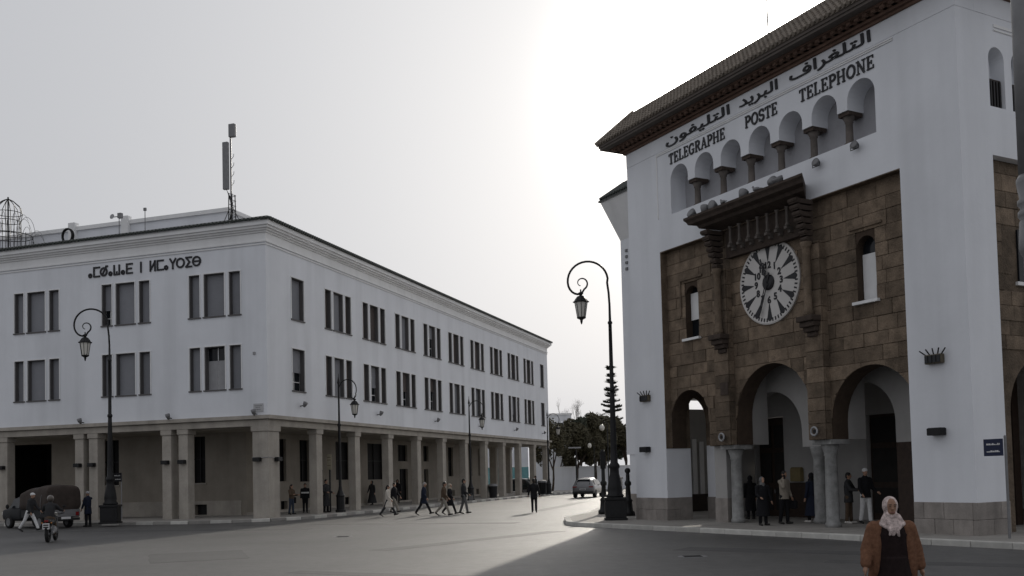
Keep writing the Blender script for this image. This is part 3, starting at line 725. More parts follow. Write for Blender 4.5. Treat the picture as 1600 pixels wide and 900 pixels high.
# screen with a second arch seen through the left opening
sc = [(12.7, 3.05), (13.62, 3.05)] + arch(14.72, 1.1, 4.0, 14)[0:] + [(15.82, 3.05), (16.6, 3.05), (16.6, 5.6), (12.7, 5.6)]
MB().plate([sc], 2.2, 2.7, 'X').build('screen_arch', BROWN, RB)
box(2.2, 2.7, 12.9, 13.62, 1.0, 3.05).build('screen_pier', WHITE, RB); box(2.18, 2.72, 12.88, 13.64, .15, 1.0).build('screen_plinth', PLINTH, RB)
box(2.7, 4.8, 13.64, 13.8, .1, 6.1).build('side_wall', SHADEPL, RB)
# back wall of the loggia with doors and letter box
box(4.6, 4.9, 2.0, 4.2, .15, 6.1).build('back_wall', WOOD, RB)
MB().plate([[(4.2, .15), (4.3, .15), (4.3, 3.9), (7.6, 3.9), (7.6, .15), (9.6, .15), (11.7, 1.0), (11.7, 4.15), (13.3, 4.15), (13.3, .15), (13.4, .15), (13.4, 6.1), (4.2, 6.1)]], 4.5, 4.8, 'X').build('back_wall', SHADEPL, RB)
box(4.46, 4.5, 9.0, 11.68, .15, 1.5).build('dado', WOOD, RB)
for y0, y1 in ((11.72, 13.28), (4.32, 7.58)):
    d = box(4.7, 4.78, y0, y1, .15, 4.1).build('door', WOOD, RB)
    f = MB()
    for i in range(2):
        a = y0 + .1 + i*(y1 - y0)/2; b = a + (y1 - y0)/2 - .2
        for z0, z1 in ((.4, 1.3), (1.5, 2.7), (2.9, 3.8)): f.box(4.66, 4.7, a, b, z0, z1)
    f.build('door_panel', DARKIN, d)
    MB().ell((4.62, (y0+y1)/2 - .1, 1.15), (.03, .03, .09)).build('handle', GREYM, d)
lb = box(4.3, 4.5, 10.68, 11.22, 1.55, 2.0); lb.tube([(4.4, 10.68, 2.0), (4.4, 11.22, 2.0)], .1, 10); l_ = tag(bev(lb.build('letter_box', mat('mustard_paint', (.19, .15, .07), .5, .1, 5, 0)), .02), 'mustard letter box fixed to the wall between the post office doors', 'letter box'); l_.location = RO; l_.rotation_euler = (0, 0, RA)
# left wing with its own tiled eave
WG = thing('white_wing', 'narrow white wing with small tiled eave beyond the post office left corner', 'building', RO, RA)
box(2.5, 14, WF + .02, 19.6, 5.4, 14.0).build('wall', WHITE, WG); box(2.5, 3.3, 18.25, 19.6, 2.86, 5.4).build('wall', WHITE, WG)
box(2.55, 3.3, 18.3, 19.45, 1.08, 2.86).build('pier', WHITE, WG); box(2.53, 3.32, 18.28, 19.47, .1, 1.08).build('plinth', PLINTH, WG)
wv = []
MB().add([(2.5, WF + .02, 12.75), (2.5, 19.6, 12.75), (14, 19.6, 12.75), (1.75, WF + .02, 14.5), (1.75, 20.0, 14.5), (14, 20.0, 14.5), (1.75, WF + .02, 14.62), (1.75, 20.0, 14.62), (14, 20.0, 14.62)],
         [(0, 3, 4, 1), (1, 4, 5, 2), (3, 6, 7, 4), (4, 7, 8, 5), (6, 8, 7)]).build('cove', TRIM, WG)
MB().add([(1.65, WF + .02, 14.63), (1.65, 20.08, 14.63), (14, 20.08, 14.63), (2.9, WF + .02, 15.5), (2.9, 19.65, 15.5), (14, 19.65, 15.5), (1.65, WF + .02, 14.56), (1.65, 20.08, 14.56), (14, 20.08, 14.56)],
         [(0, 1, 4, 3), (1, 2, 5, 4), (0, 6, 7, 1), (1, 7, 8, 2), (3, 4, 5)]).build('roof', TILEG, WG)
m = MB()
for i in range(22): m.tube([(1.6, WF + .1 + i*.205, 14.66), (2.85, WF + .1 + min(i*.205, 4.1), 15.54)], .075, 6)
o = m.build('roof_tile', TILEG, WG); o['kind'] = 'stuff'
m = MB()
for i in range(4): m.box(2.44, 2.5, 19.05, 19.2, 11.3 + i*.28, 11.42 + i*.28)
m.build('wall_vent', GREYM, WG)
# pavement colonnade wall seen through the left arch
CW = thing('colonnade_wall', 'pale wall with slim white pilasters seen through the leftmost small arch', 'wall', RO, RA)
box(3.32, 14, 19.2, 19.42, .1, 4.95).build('wall', SHADEPL, CW)
for i in range(5): box(4.7 + i*.42, 4.9 + i*.42, 19.1, 19.2, .95, 3.9 - .12*i).build('pilaster', TRIM, CW)
box(4.4, 9, 19.02, 19.2, .1, .95).build('plinth', WOOD, CW)

# ---------------------------------------------------------------- street lamps
def lantern(parent, loc, q=1.):
    lz = lambda p: [(r*q, z*q) for r, z in p]
    lt = MB().lathe(lz([(.02, .64), (.09, .6), (.09, .56), (.05, .53), (.06, .5), (.13, .47), (.2, .38), (.245, .3), (.285, .29), (.285, .26), (.23, .25)]), loc, 8).build('lantern_hood', IRON, parent)
    MB().lathe(lz([(.215, .25), (.135, -.26)]), loc, 8).build('lantern_glass', BULB, lt)
    f = MB()
    for j in range(8):
        a = 2*pi*j/8; f.tube([(loc[0] + .22*q*cos(a), loc[1] + .22*q*sin(a), loc[2] + .26*q), (loc[0] + .14*q*cos(a), loc[1] + .14*q*sin(a), loc[2] - .27*q)], .014, 5)
    f.lathe(lz([(.16, -.27), (.15, -.31), (.05, -.36), (.04, -.44), (.015, -.52)]), loc, 8)
    f.build('lantern_frame', IRON, lt)
    return lt
def big_lamp(label):
    t = thing('street_lamp', label, 'street lamp', group='crook-topped street lamps')
    p = MB()
    p.box(-.46, .46, -.46, .46, 0, .09); p.box(-.41, .41, -.41, .41, .09, .82); p.box(-.45, .45, -.45, .45, .82, .93)
    bev(p.build('pedestal', IRON, t), .02)
    for s_ in (-1, 1):
        box(-.27, .27, s_*.41, s_*.43, .2, .72).build('panel', IRON, t); box(s_*.41, s_*.43, -.27, .27, .2, .72).build('panel', IRON, t)
    MB().lathe([(.34, .93), (.36, 1.0), (.28, 1.1), (.30, 1.25), (.27, 1.5), (.19, 1.9), (.18, 2.1), (.22, 2.16), (.22, 2.26), (.155, 2.35), (.13, 2.9), (.108, 4.6), (.1, 5.0), (.092, 5.3)], n=16).build('base_column', IRON, t, True)
    MB().lathe([(.092, 5.3), (.125, 5.33), (.125, 5.42), (.085, 5.47), (.07, 8.1), (.095, 8.12), (.095, 8.2), (.055, 8.24), (.045, 9.0)], n=12).build('shaft', IRON, t, True)
    pts = [(0, 0, 8.9), (-.02, 0, 9.4), (-.07, 0, 9.85)]
    for i in range(56):                             # crook that curls back into a small scroll over the lantern
        a = 6 + i*11.; f = min(1, max(0, (a - 190)/110)); f = f*f*(3 - 2*f)
        r_ = .82 + (.27 - .82)*f - (max(0, a - 300)*.0005)
        pts.append((-.86 - .26*f + r_*cos(R(a)), 0, 9.94 - .08*f + r_*sin(R(a))))
    MB().tube(pts, .04, 8, [.045 if i < 24 else max(.02, .045 - (i - 24)*.0009) for i in range(len(pts))]).build('crook', IRON, t, True)
    MB().tube([(-1.16, 0, 9.6), (-1.16, 0, 9.42)], .03, 6).build('hanger', IRON, t)
    lantern(t, (-1.16, 0, 8.75), 1.18)
    return t
l0 = big_lamp('tall black crook lamp on the kerb at the white post office corner')
l0.location = (4.12, 39.25, .15); l0.rotation_euler = (0, 0, R(-3)); l0.scale = (1.0, 1.0, .985)
l1 = copy_tree(l0); l1.location = (-20.1, 48.2, .15); l1.rotation_euler = (0, 0, R(8)); l1.scale = (1, 1, 1)
l1['label'] = 'tall black crook lamp before the arcade with its lantern under the dark wall letters'
def slim_lamp(label):
    t = thing('street_lamp', label, 'street lamp', group='slim crook lamps along the arcade')
    MB().lathe([(.3, 0), (.3, .12), (.24, .16), (.24, .9), (.28, .95), (.2, 1.05), (.12, 1.3), (.09, 1.5)], n=12).build('base', IRON, t)
    MB().lathe([(.085, 1.5), (.075, 5.0), (.11, 5.03), (.11, 5.12), (.06, 5.2), (.045, 7.5), (.09, 7.55), (.02, 7.9), (.01, 8.1)], n=10).build('shaft', IRON, t)
    pts = [(0, 0, 5.9)] + [(.62 - .62*cos(R(a)), 0, 7.1 + .62*sin(R(a))) for a in range(-8, 200, 12)]
    pts += [(1.02 + .18*cos(R(a)), 0, 6.8 + .2*sin(R(a))) for a in range(20, -240, -20)]
    MB().tube(pts, .032, 6).build('crook', IRON, t, True)
    MB().tube([(1.1, 0, 6.75), (1.1, 0, 6.5)], .02, 5).build('hanger', IRON, t)
    lantern(t, (1.1, 0, 5.95))
    return t
s0 = slim_lamp('slim lamp with crook arm standing before the second arcade bay from the corner')
s0.location = (-10.1, 56.4, .15); s0.rotation_euler = (0, 0, R(-25))
for x, y, sc_, lab in ((-3.3, 75, 1, 'slim lamp with crook arm halfway along the arcade front'), (3.35, 91, .98, 'slim lamp with crook arm at the far end of the arcade')):
    c = copy_tree(s0); c.location = (x, y, .15); c.scale = (sc_,)*3; c['label'] = lab
t = thing('lamp_column', 'thick grey ornate lamp column cut by the right edge of the view', 'street lamp', (4.955, 9.0, 0))
MB().lathe([(.3, -.2), (.3, .3), (.2, .4), (.12, .7), (.10, 2.35), (.115, 2.4), (.10, 2.5), (.115, 2.55), (.10, 2.62)], n=24).build('base', GREYM, t, True)
MB().lathe([(.098, 2.62), (.096, 4.02), (.12, 4.06), (.13, 4.12), (.115, 4.36), (.10, 4.37), (.125, 4.41), (.125, 4.45), (.10, 4.48), (.125, 4.52), (.125, 4.56), (.105, 4.58), (.128, 4.72), (.128, 4.76), (.105, 4.8)], n=24).build('collar', GREYM, t, True)
MB().lathe([(.104, 4.8), (.10, 6.2), (.095, 8.5)], n=24).build('shaft', GREYM, t, True)
# globe lamps and flat-head lamp down the far street
def globe_lamp(x, y, h, lab):
    t = thing('globe_lamp', lab, 'street lamp', (x, y, .12), group='far globe lamps')
    MB().lathe([(.14, 0), (.12, .6), (.06, .8), (.05, h)], n=8).build('pole', IRON, t)
    MB().tube([(0, 0, h - .05), (.05, 0, h + .35), (-.25, 0, h + .6), (-.5, 0, h + .3)], .03, 6).build('arm', IRON, t)
    MB().ell((-.5, 0, h + .02), (.24, .24, .3)).build('globe', BULB, t, True)
globe_lamp(8.9, 90, 6.1, 'far lamp with white globe in front of the dark tree crowns, nearer one')
globe_lamp(9.3, 110, 5.0, 'far lamp with pale globe in front of the dark tree crowns, lower one')
t = thing('flat_lamp', 'flat-headed grey street lamp behind the silver car', 'street lamp', (6.25, 95, .1))
MB().lathe([(.09, 0), (.06, 4.4)], n=8).build('pole', IRON, t); bev(box(-.75, .5, -.12, .12, 4.38, 4.52).build('head', LGREY, t), .03)

# ---------------------------------------------------------------- small fixtures
def flood(label, grp, loc, rz, tilt):
    t = thing('floodlight', label, 'floodlight', loc, rz, grp); rot = Matrix.Rotation(tilt, 4, 'Y')
    m = MB().lathe([(.03, -.2), (.11, -.16), (.17, -.02), (.18, .06), (.165, .08)], n=12).xf(Matrix.Translation((0, 0, .2)) @ rot)
    m.build('housing', GREYM, t, True)
    MB().lathe([(.16, .07), (.02, .075)], n=12).xf(Matrix.Translation((0, 0, .2)) @ rot).build('lens', GLASS, t)
    MB().tube([(0, -.2, .2), (0, -.2, .02), (0, .2, .02), (0, .2, .2)], .018, 5).build('bracket', IRON, t)
    return t
fl = [(10.5, .12, -60), (9.75, -.0, 15), (9.35, .1, -80), (7.75, -.05, 30), (6.35, -.05, 70), (6.12, .1, -30)]
names = ['leftmost floodlight on the stone canopy above the clock', 'upright floodlight second from the left on the clock canopy', 'tilted floodlight third from the left on the clock canopy',
         'single pale floodlight above the middle of the clock canopy', 'round floodlight of the close pair right of the canopy middle', 'small floodlight touching the round one on the clock canopy']
for (y, dz, ti), lab in zip(fl, names): flood(lab, 'floodlights on the clock canopy', RBW(-.72, y, 11.2), RA, R(ti))
for y, z, lab in ((5.0, 11.55, 'floodlight on the white wall above the right end of the clock canopy'), (3.45, 11.62, 'floodlight on the white wall under the last niche at right')):
    flood(lab, 'floodlights on the wall below the niches', RBW(-.18, y, z), RA, R(-70)).scale = (.75,)*3
def pigeon(loc, rz, lab):
    t = thing('pigeon', lab, 'bird', loc, rz, 'pigeons on the clock canopy')
    MB().ell((0, 0, .12), (.14, .065, .065)).cap((.09, 0, .16), (.13, 0, .22), .04, .032, 8).cap((-.1, 0, .11), (-.26, 0, .09), .035, .015, 8).cap((.15, 0, .225), (.185, 0, .22), .01, .004, 6).build('body', GREYM, t, True)
    MB().cap((0, .02, .08), (.01, .02, 0), .008, .008, 6).cap((0, -.02, .08), (.01, -.02, 0), .008, .008, 6).build('leg', BRICK, t)
pigeon(RBW(-.85, 8.65, 11.2), RA + 1.4, 'pigeon on the clock canopy left of its middle'); pigeon(RBW(-.85, 7.0, 11.2), RA + 1.7, 'pigeon on the clock canopy right of its middle')
# crown-shaped rain-spout rosettes of bent bars
def crown(loc, lab):
    t = thing('crown_light', lab, 'wall light', loc, RA, 'crown-shaped wall lights')
    bev(box(-.16, 0, -.27, .27, -.18, .08).build('box', mat('bronze_box', (.1, .085, .06), .6, .2, 8, .1), t), .02)
    for i in range(4): box(-.19, -.16, -.25 + i*.13, -.15 + i*.13, -.15, .05).build('lens', GLASS, t)
    for i in range(5):
        a = (i - 2)*.32; MB().tube([(-.1, .2*(i - 2)*.6, .06), (-.16, .2*(i - 2)*.6 + .3*sin(a), .06 + .19*cos(a))], .02, 6).build('prong', IRON, t)
crown(RBW(0, 1.06, 5.05), 'crown-shaped bronze light on the right white pier'); crown(RBW(0, 14.55, 5.05), 'crown-shaped bronze light on the left white pier')
def wall_lamp(loc, rz, lab, grp, w=.26):
    t = thing('wall_lamp', lab, 'wall light', loc, rz, grp)
    bev(box(-.26, 0, -w, w, -.1, .1).build('housing', IRON, t), .015); box(-.24, -.02, -w + .03, w - .03, .101, .112).build('lens', GLASS, t)
    return t
wall_lamp(RBW(0, 1.06, 2.98), RA, 'black box lamp low on the right white pier', 'box lamps on the white piers', .22)
wall_lamp(RBW(0, 14.6, 2.95), RA, 'black box lamp low on the left white pier', 'box lamps on the white piers', .22)
for y, w in ((.6, 'on the big corner pier, side facing the square'), (5.26, 'on the right pier of the pair nearest the corner'), (6.33, 'on the left pier of the pair nearest the corner'), (11.2, 'on the right pier of the pair behind the truck'), (12.16, 'on the left pier of the pair behind the truck'), (17.6, 'on the pier at the left edge')):
    wall_lamp(LBW(.02 if y > 1 else 0, y, 3.2), LA, 'small black box lamp ' + w, 'box lamps on the arcade piers', .2)
wall_lamp(LBW(.75, 0, 3.2), LA + pi/2, 'small black box lamp on the big corner pier, side facing the street', 'box lamps on the arcade piers', .2)
cb = MB().tube([(-.02, .0, 3.31), (-.02, .5, 3.28), (-.02, .95, 3.32)], .015, 5).tube([(.0, -.02, 3.31), (.55, -.02, 3.28), (1.05, -.02, 3.31)], .015, 5).build('cable', LGREY); cb.location = LO; cb.rotation_euler = (0, 0, LA); tag(cb, 'pale cable strung round the big corner pier between its lamps', 'cable')
def hook_light(loc, rz, lab, grp):
    t = thing('spotlight', lab, 'spotlight', loc, rz, grp)
    MB().tube([(0, 0, 0), (-.18, 0, .02), (-.25, 0, .1)], .03, 6).build('arm', IRON, t)
    MB().lathe([(.05, -.16), (.12, 0), (.13, .14), (.02, .16)], n=10).xf(Matrix.Translation((-.3, 0, .08)) @ Matrix.Rotation(R(-25), 4, 'Y')).build('housing', GREYM, t, True)
for i, (x, w) in enumerate(((3.25, 'nearest the corner'), (12.73, 'second from the corner'), (22.25, 'third from the corner'), (31.66, 'fourth from the corner'), (41.03, 'fifth from the corner'), (50.16, 'at the far end'))):
    hook_light(LBW(x, 0, 6.15), LA + pi/2, 'small spotlight on the white street wall under the windows, ' + w, 'spotlights under the street windows')
for y, w in ((11.71, 'left of the tall lamp'), (5.88, 'between the tall lamp and the corner'), (.58, 'below the street plaque')):
    hook_light(LBW(-.1, y, 5.56), LA, 'small spotlight standing on the stone beam, ' + w, 'spotlights on the stone beam')
for x, y, z in ((0, 9.97, 3.24), (0, 5.55, 3.22)):
    t = thing('ring_light', 'round ring-shaped spotlight above the ' + ('left' if y > 8 else 'right') + ' arch column', 'spotlight', RBW(-.02, y, z), RA, 'ring spotlights above the arch columns')
    MB().tube([(-.12, .13*cos(2*pi*i/16), .13*sin(2*pi*i/16)) for i in range(16)], .035, 6, closed=True).build('ring', LGREY, t, True); box(-.12, 0, -.05, .05, -.05, .05).build('mount', IRON, t)
# roof furniture on the left building
t = thing('antenna_mast', 'phone antenna mast with two grey panels on the office roof corner', 'antenna', LBW(2.5, 3.75, 16.1), LA)
MB().tube([(0, 0, 0), (0, 0, 6.0)], .05, 8).build('pole', GREYM, t)
lm = MB()
for x, y in ((-.18, -.18), (.18, -.18), (0, .2)):
    lm.tube([(x, y, -.2), (x*.8, y*.8, 2.1)], .03, 6)
for i in range(7): lm.tube([(-.18, -.18, .1 + i*.3), (.18, -.18, .25 + i*.3), (0, .2, .4 + i*.3)], .018, 5)
for a in (-.9, .9): lm.tube([(0, a, -.2), (0, a*.15, 1.3)], .02, 5)
lm.build('lattice', IRON, t)
bev(box(-.3, -.1, .02, .36, 2.35, 5.05).build('panel_antenna', GREYM, t), .03); bev(box(-.25, -.02, -.4, -.02, 5.3, 6.05).build('panel_antenna', GREYM, t), .03)
cbm = MB()
for i in range(4):
    c = 1.2 + .1*i; cbm.tube([(-.1, .2 - .5*sin(k*.5)*(.5 + .1*i), .3 + k*.32) for k in range(8)], .014, 5)
for i in range(4): cbm.tube([(0, -.02, 2.6 + i*.5), (0, -.18, 2.75 + i*.5), (0, -.2, 2.9 + i*.5)], .015, 5)
cbm.build('cable', IRON, t)
t = thing('roof_cage', 'tall wire cage mast with a ring of looped wires on the office roof at left', 'antenna', LBW(2, 19.2, 16.0), LA)
cg = MB()
for j in range(10):
    a = 2*pi*j/10; c_, s_ = cos(a), sin(a)
    cg.tube([(.75*c_, .75*s_, 0), (.7*c_, .7*s_, 2.3), (.78*c_, .78*s_, 2.7), (.7*c_, .7*s_, 3.1), (.3*c_, .3*s_, 3.45), (0, 0, 3.6)], .022, 5)
for z, r_ in ((.4, .75), (1.4, .72), (2.2, .7), (2.7, .78)): cg.tube([(r_*cos(2*pi*i/16), r_*sin(2*pi*i/16), z) for i in range(16)], .022, 5, closed=True)
cg.tube([(0, 0, 0), (0, 0, 3.7)], .05, 6); cg.build('cage', IRON, t)
for j in range(22):                                 # fan of wire loops round the cage
    a = 2*pi*(j % 11)/11 + .28*(j // 11); d = V((cos(a), sin(a), 0)); h = (1.4, 2.3)[j // 11]; r0 = (1.2, .55)[j // 11]
    MB().tube([d*(r0 + .75*(1 - cos(R(b)))*.62) + V((0, 0, h - 1.2 + 1.2*sin(R(b))*1.0 + .25)) for b in range(0, 181, 20)], .013, 4).build('wire_loop', GREYM, t)
for q_ in range(8):
    a = 2*pi*q_/8; MB().tube([(1.35*cos(a), 1.35*sin(a), 0), (1.35*cos(a), 1.35*sin(a), 1.4)], .02, 4).build('stake', IRON, t)
MB().tube([(1.35*cos(2*pi*i/24), 1.35*sin(2*pi*i/24), 1.3) for i in range(24)], .025, 5, closed=True).build('hoop', IRON, t)
t = thing('coiled_cable', 'dark coil of cable hung upright on the office roof against a parapet pier', 'cable coil', LBW(1.6, 14.4, 16.75), LA)
for k in range(3): MB().tube([(.06*k, .36*cos(2*pi*i/20)*(1 + .04*k), .42*sin(2*pi*i/20)) for i in range(20)], .045, 6, closed=True).build('loop', RUB, t)
for y, h, lab in ((11.85, 1.75, 'thin mast with small dish and box on the office roof'), (10.0, 1.95, 'thin mast with a small sensor on the office roof')):
    t = thing('roof_sensor', lab, 'antenna', LBW(3, y, 16.2), LA)
    MB().tube([(0, 0, 0), (0, 0, h)], .025, 6).build('pole', GREYM, t)
    if y > 11:
        box(-.1, .1, -.2, .05, h - .1, h + .2).build('box', GREYM, t); MB().lathe([(.16, .06), (.1, .02), (.02, 0)], n=12).xf(Matrix.Translation((-.05, .42, h + .02)) @ Matrix.Rotation(R(-80), 4, 'Y')).build('dish', LGREY, t); box(-.02, .02, .02, .42, h, h + .04).build('arm', GREYM, t)
    else: box(-.05, .05, -.08, .08, h - .05, h + .12).build('box', GREYM, t)
# signs
t = thing('street_sign', 'dark blue street sign with two lines of white writing by the post office corner', 'sign', RBW(-.3, -1.1, .14), RA)
MB().lathe([(.035, 0), (.035, 2.6), (.04, 2.61), (.01, 2.65)], n=10).build('pole', GREYM, t)
def sign_face(t, y0, y1, z0, z1, x, m_, ink):
    f = bev(box(x - .02, x, y0, y1, z0, z1).build('sign_plate', m_, t), .006, 1); mb = MB(); rs = random.Random(5)
    for z in (z0 + (z1 - z0)*.64, z0 + (z1 - z0)*.22):
        y = y1 - (y1 - y0)*.16
        while y > y0 + (y1 - y0)*.16:
            l = rs.uniform(.02, .055); mb.box(x - .0225, x - .019, y - l, y, z, z + rs.uniform(.02, .05)); y -= l + rs.uniform(.006, .016)
        mb.box(x - .0225, x - .019, y0 + (y1 - y0)*.17, y1 - (y1 - y0)*.17, z + .004, z + .016)
    mb.build('writing', ink, f)
BLUE = mat('dark_blue_enamel', (.012, .018, .05), .45, .1, 6, 0); INK = mat('white_paint', (.7, .7, .7), .6, .05, 6, 0)
sign_face(t, .03, .58, 2.12, 2.56, -.04, BLUE, INK)
t = thing('black_sign', 'small black sign with white writing on a thin post beside the tall left lamp', 'sign', (-22.1, 54.5, .14), LA)
MB().lathe([(.03, 0), (.03, 2.6)], n=8).build('pole', LGREY, t); sign_face(t, -.05, .55, 2.1, 2.6, -.035, LETTER, INK)
t = thing('bus_stop_sign', 'pale yellowish stop sign panel on a post before the arcade', 'sign', (-10.75, 56.7, .14), LA - .3)
MB().lathe([(.05, 0), (.05, 3.4)], n=8).build('pole', IRON, t); pq = mat('yellowed_panel', (.34, .31, .23), .7, .1, 5, 0)
f = box(-.08, -.05, -.2, .14, 2.5, 3.4).build('panel', pq, t)
for z in (2.72, 3.05, 3.2): box(-.084, -.08, -.17, .11, z, z + .03).build('stripe', BRICK, f)
t = thing('timetable_board', 'narrow pale timetable board fixed behind the man in the long coat', 'sign', (-11.35, 57.2, .14), LA - .3)
MB().lathe([(.03, 0), (.03, 2.5)], n=8).build('pole', IRON, t); f = box(-.06, -.03, -.16, .16, 1.6, 2.5).build('panel', IRON, t)
for z in (1.7, 2.1): box(-.066, -.06, -.12, .12, z, z + .3).build('sheet', LGREY, f)
# bins and bollards
def bin_(loc, lab, w=.35, h=1.0):
    t = thing('litter_bin', lab, 'litter bin', loc, LA, 'litter bins along the arcade')
    MB().lathe([(w*.8, 0), (w, h*.8), (w*.98, h*.82)], n=14).build('drum', IRON, t); MB().lathe([(w*1.04, h*.82), (w*.9, h*.95), (.05, h)], n=14).build('lid', GREYM, t)
bin_((2.75, 91.8, .15), 'dark litter bin standing at the foot of the last arcade pier', .45, 1.35); bin_(LBW(33.7, -.4, .15), 'dark litter bin by a pier halfway down the arcade', .4, 1.2)
def bollard(x, y, lab, h):
    t = thing('bollard_lamp', lab, 'bollard', (x, y, .15), group='black iron posts beside the corner lamp')
    MB().lathe([(.28, 0), (.28, .15), (.2, .22), (.16, .6), (.2, .66), (.13, .75), (.1, 1.3), (.15, 1.36), (.15, 1.46), (.09, 1.55), (.08, h)], n=12).build('post', IRON, t, True)
    return t
t = bollard(4.2, 45, 'black iron signal post left of the corner lamp foot', 3.0); box(-.12, .12, -.1, .1, 2.1, 2.9).build('signal_box', IRON, t)
t = bollard(5.05, 42.6, 'black iron post between the corner lamp and the white wall', 1.9); MB().ell((0, 0, 1.98), (.13, .13, .13)).build('finial', IRON, t, True)
t = thing('utility_cabinet', 'pale grey utility cabinet behind the corner lamp', 'cabinet', (4.98, 46.5, .15))
bev(box(-.25, .25, -.2, .2, 0, 1.6).build('body', LGREY, t), .02); box(-.28, .28, -.23, .23, 1.6, 1.68).build('lid', GREYM, t); box(-.22, .22, -.215, -.2, .1, 1.5).build('door', LGREY, t)

# ---------------------------------------------------------------- far end of the street
t = thing('boundary_wall', 'long pale boundary wall closing the far end of the street', 'wall', (5, 117, 0), R(-2))
box(-1.2, 12, 0, .3, 0, 2.75).build('wall', WHITE2, t); box(-1.25, 12.05, -.04, .34, 2.75, 2.87).build('coping', TRIM, t)
t = thing('white_house', 'pale two storey block behind the trees beyond the arcade', 'building', (2.6, 121, 0))
box(0, 4.9, 0, 6, 0, 9.4).build('wall', WHITE2, t); box(-.1, 5.0, -.1, 6.1, 9.4, 9.6).build('parapet', TRIM, t)
for x in (1.1, 2.9):
    for z in (4.2, 6.9): w = box(x, x + .9, -.03, .01, z, z + 1.5).build('window', GLASS, t); box(x - .08, x + .98, -.08, 0, z - .1, z).build('sill', TRIM, w)
t = thing('street_house', 'white house with a turquoise painted base seen through the last arcade bays', 'building', (-9, 124, 0))
TEAL = mat('turquoise_paint', (.16, .34, .36), .8, .08, 2, .05)
box(0, 11, 0, 6, 3.0, 7.6).build('wall', WHITE2, t); box(-.02, 11.02, -.03, 6.02, 0, 3.0).build('base', TEAL, t); box(0, 11, -.08, 0, 3.0, 3.12).build('band', TRIM, t)
for x in (1.5, 4.4, 7.4): w = box(x, x + 1, -.04, .01, 4.6, 6.2).build('window', GLASS, t); box(x - .08, x + 1.08, -.09, 0, 4.5, 4.6).build('sill', TRIM, w)
def leaves(mb, c, r, n, s, rng, flat=1.):
    for _ in range(n):
        u = rng.random()**.4
        d = V((rng.gauss(0, 1), rng.gauss(0, 1), rng.gauss(0, 1))).normalized()*u
        p = V(c) + V((d.x*r[0], d.y*r[1], d.z*r[2]))
        a = V((rng.gauss(0, 1), rng.gauss(0, 1), rng.gauss(0, flat))).normalized()*s*rng.uniform(.6, 1.4); b = a.orthogonal().normalized()*s*rng.uniform(.3, .7)
        mb.add([p - a, p + b, p + a, p - b], [(0, 1, 2, 3)])
def branch(mb, p, d, L, r, depth, rng, tips, spread=.55):
    pts = [V(p)]; q = V(p); d = V(d).normalized(); n = 4
    for i in range(n):
        d = (d + V((rng.gauss(0, .12), rng.gauss(0, .12), rng.gauss(.03, .1)))).normalized(); q = q + d*L/n; pts.append(q)
    mb.tube(pts, r, 6, [r*(1 - .45*i/n) for i in range(n + 1)])
    if depth <= 1: tips.append(q)
    if depth == 0: return
    for k in range(rng.choice((2, 3, 3))):
        nd = (d + V((rng.gauss(0, spread), rng.gauss(0, spread), rng.gauss(.1, spread*.6)))).normalized()
        branch(mb, q - d*L*.12*k, nd, L*rng.uniform(.6, .8), r*.55, depth - 1, rng, tips, spread)
def tree(loc, h, w, seed, lab, dens=60, leafm=LEAF, trunk_h=.35, ls=.2, bare=False):
    rng = random.Random(seed); t = thing('broadleaf_tree', lab, 'tree', loc, group='trees at the far end of the street')
    mb = MB(); tips = []
    branch(mb, (0, 0, -.1), (rng.gauss(0, .08), 0, 1), h*trunk_h, .03*h, 4 if not bare else 6, rng, tips, .6 if not bare else .5)
    zs_ = max(p.z for p in tips); xs_ = max(max(abs(p.x), abs(p.y)) for p in tips)
    k = V((w/xs_, w/xs_, h*.95/zs_)); mb.v = [(v[0]*k.x, v[1]*k.y, v[2]*k.z) for v in mb.v]; tips = [V((p.x*k.x, p.y*k.y, p.z*k.z)) for p in tips]
    mb.build('trunk', BARK, t)
    lf = MB()
    for p in tips: leaves(lf, p - V((0, 0, rng.random()*h*.16)), (w*.28, w*.28, h*.10), dens, ls, rng)
    if lf.v: lf.build('crown', leafm, t)
    return t
tree((4.3, 107, 0), 8.6, 2.0, 1, 'loose grey-brown tree leaning over the wall at the arcade end', 70, ls=.16)
tree((5.9, 130, 0), 13.0, 3.0, 8, 'bare twiggy tree above the far crowns', 0, bare=True)
tree((7.9, 131, 0), 13.0, 2.8, 12, 'second bare twiggy tree beside the palm crown', 0, bare=True)
tree((5.6, 120, 0), 6.4, 2.0, 21, 'low brown bushy tree filling the gap beside the pale two storey block', 160, ls=.24)
tree((7.3, 112, 0), 8.4, 2.7, 3, 'dense brownish tree above the silver car', 190, ls=.26)
tree((9.7, 114, 0), 8.9, 2.7, 4, 'dense dark tree left of the corner lamp pole', 200, ls=.26)
tree((12.0, 119, 0), 9.3, 2.7, 5, 'dense dark tree between the corner lamp and the white wing', 200, ls=.26)
tree((14.6, 125, 0), 9.0, 3.0, 9, 'dark tree half hidden by the white wing', 170, ls=.26)
tree((8.6, 126, 0), 9.4, 3.2, 14, 'tall dark tree standing in the second row behind the boundary wall', 190, LEAFD, ls=.28)
tree((12.8, 133, 0), 9.6, 3.4, 15, 'broad dark tree in the second row behind the lamp pole', 190, LEAFD, ls=.28)
t = thing('palm_tree', 'dark palm crown rising just left of the tall conifer', 'tree', (12.6, 140, 0)); rng = random.Random(2)
MB().lathe([(.35, 0), (.28, 5), (.25, 10.3)], n=8).build('trunk', BARK, t); lf = MB()
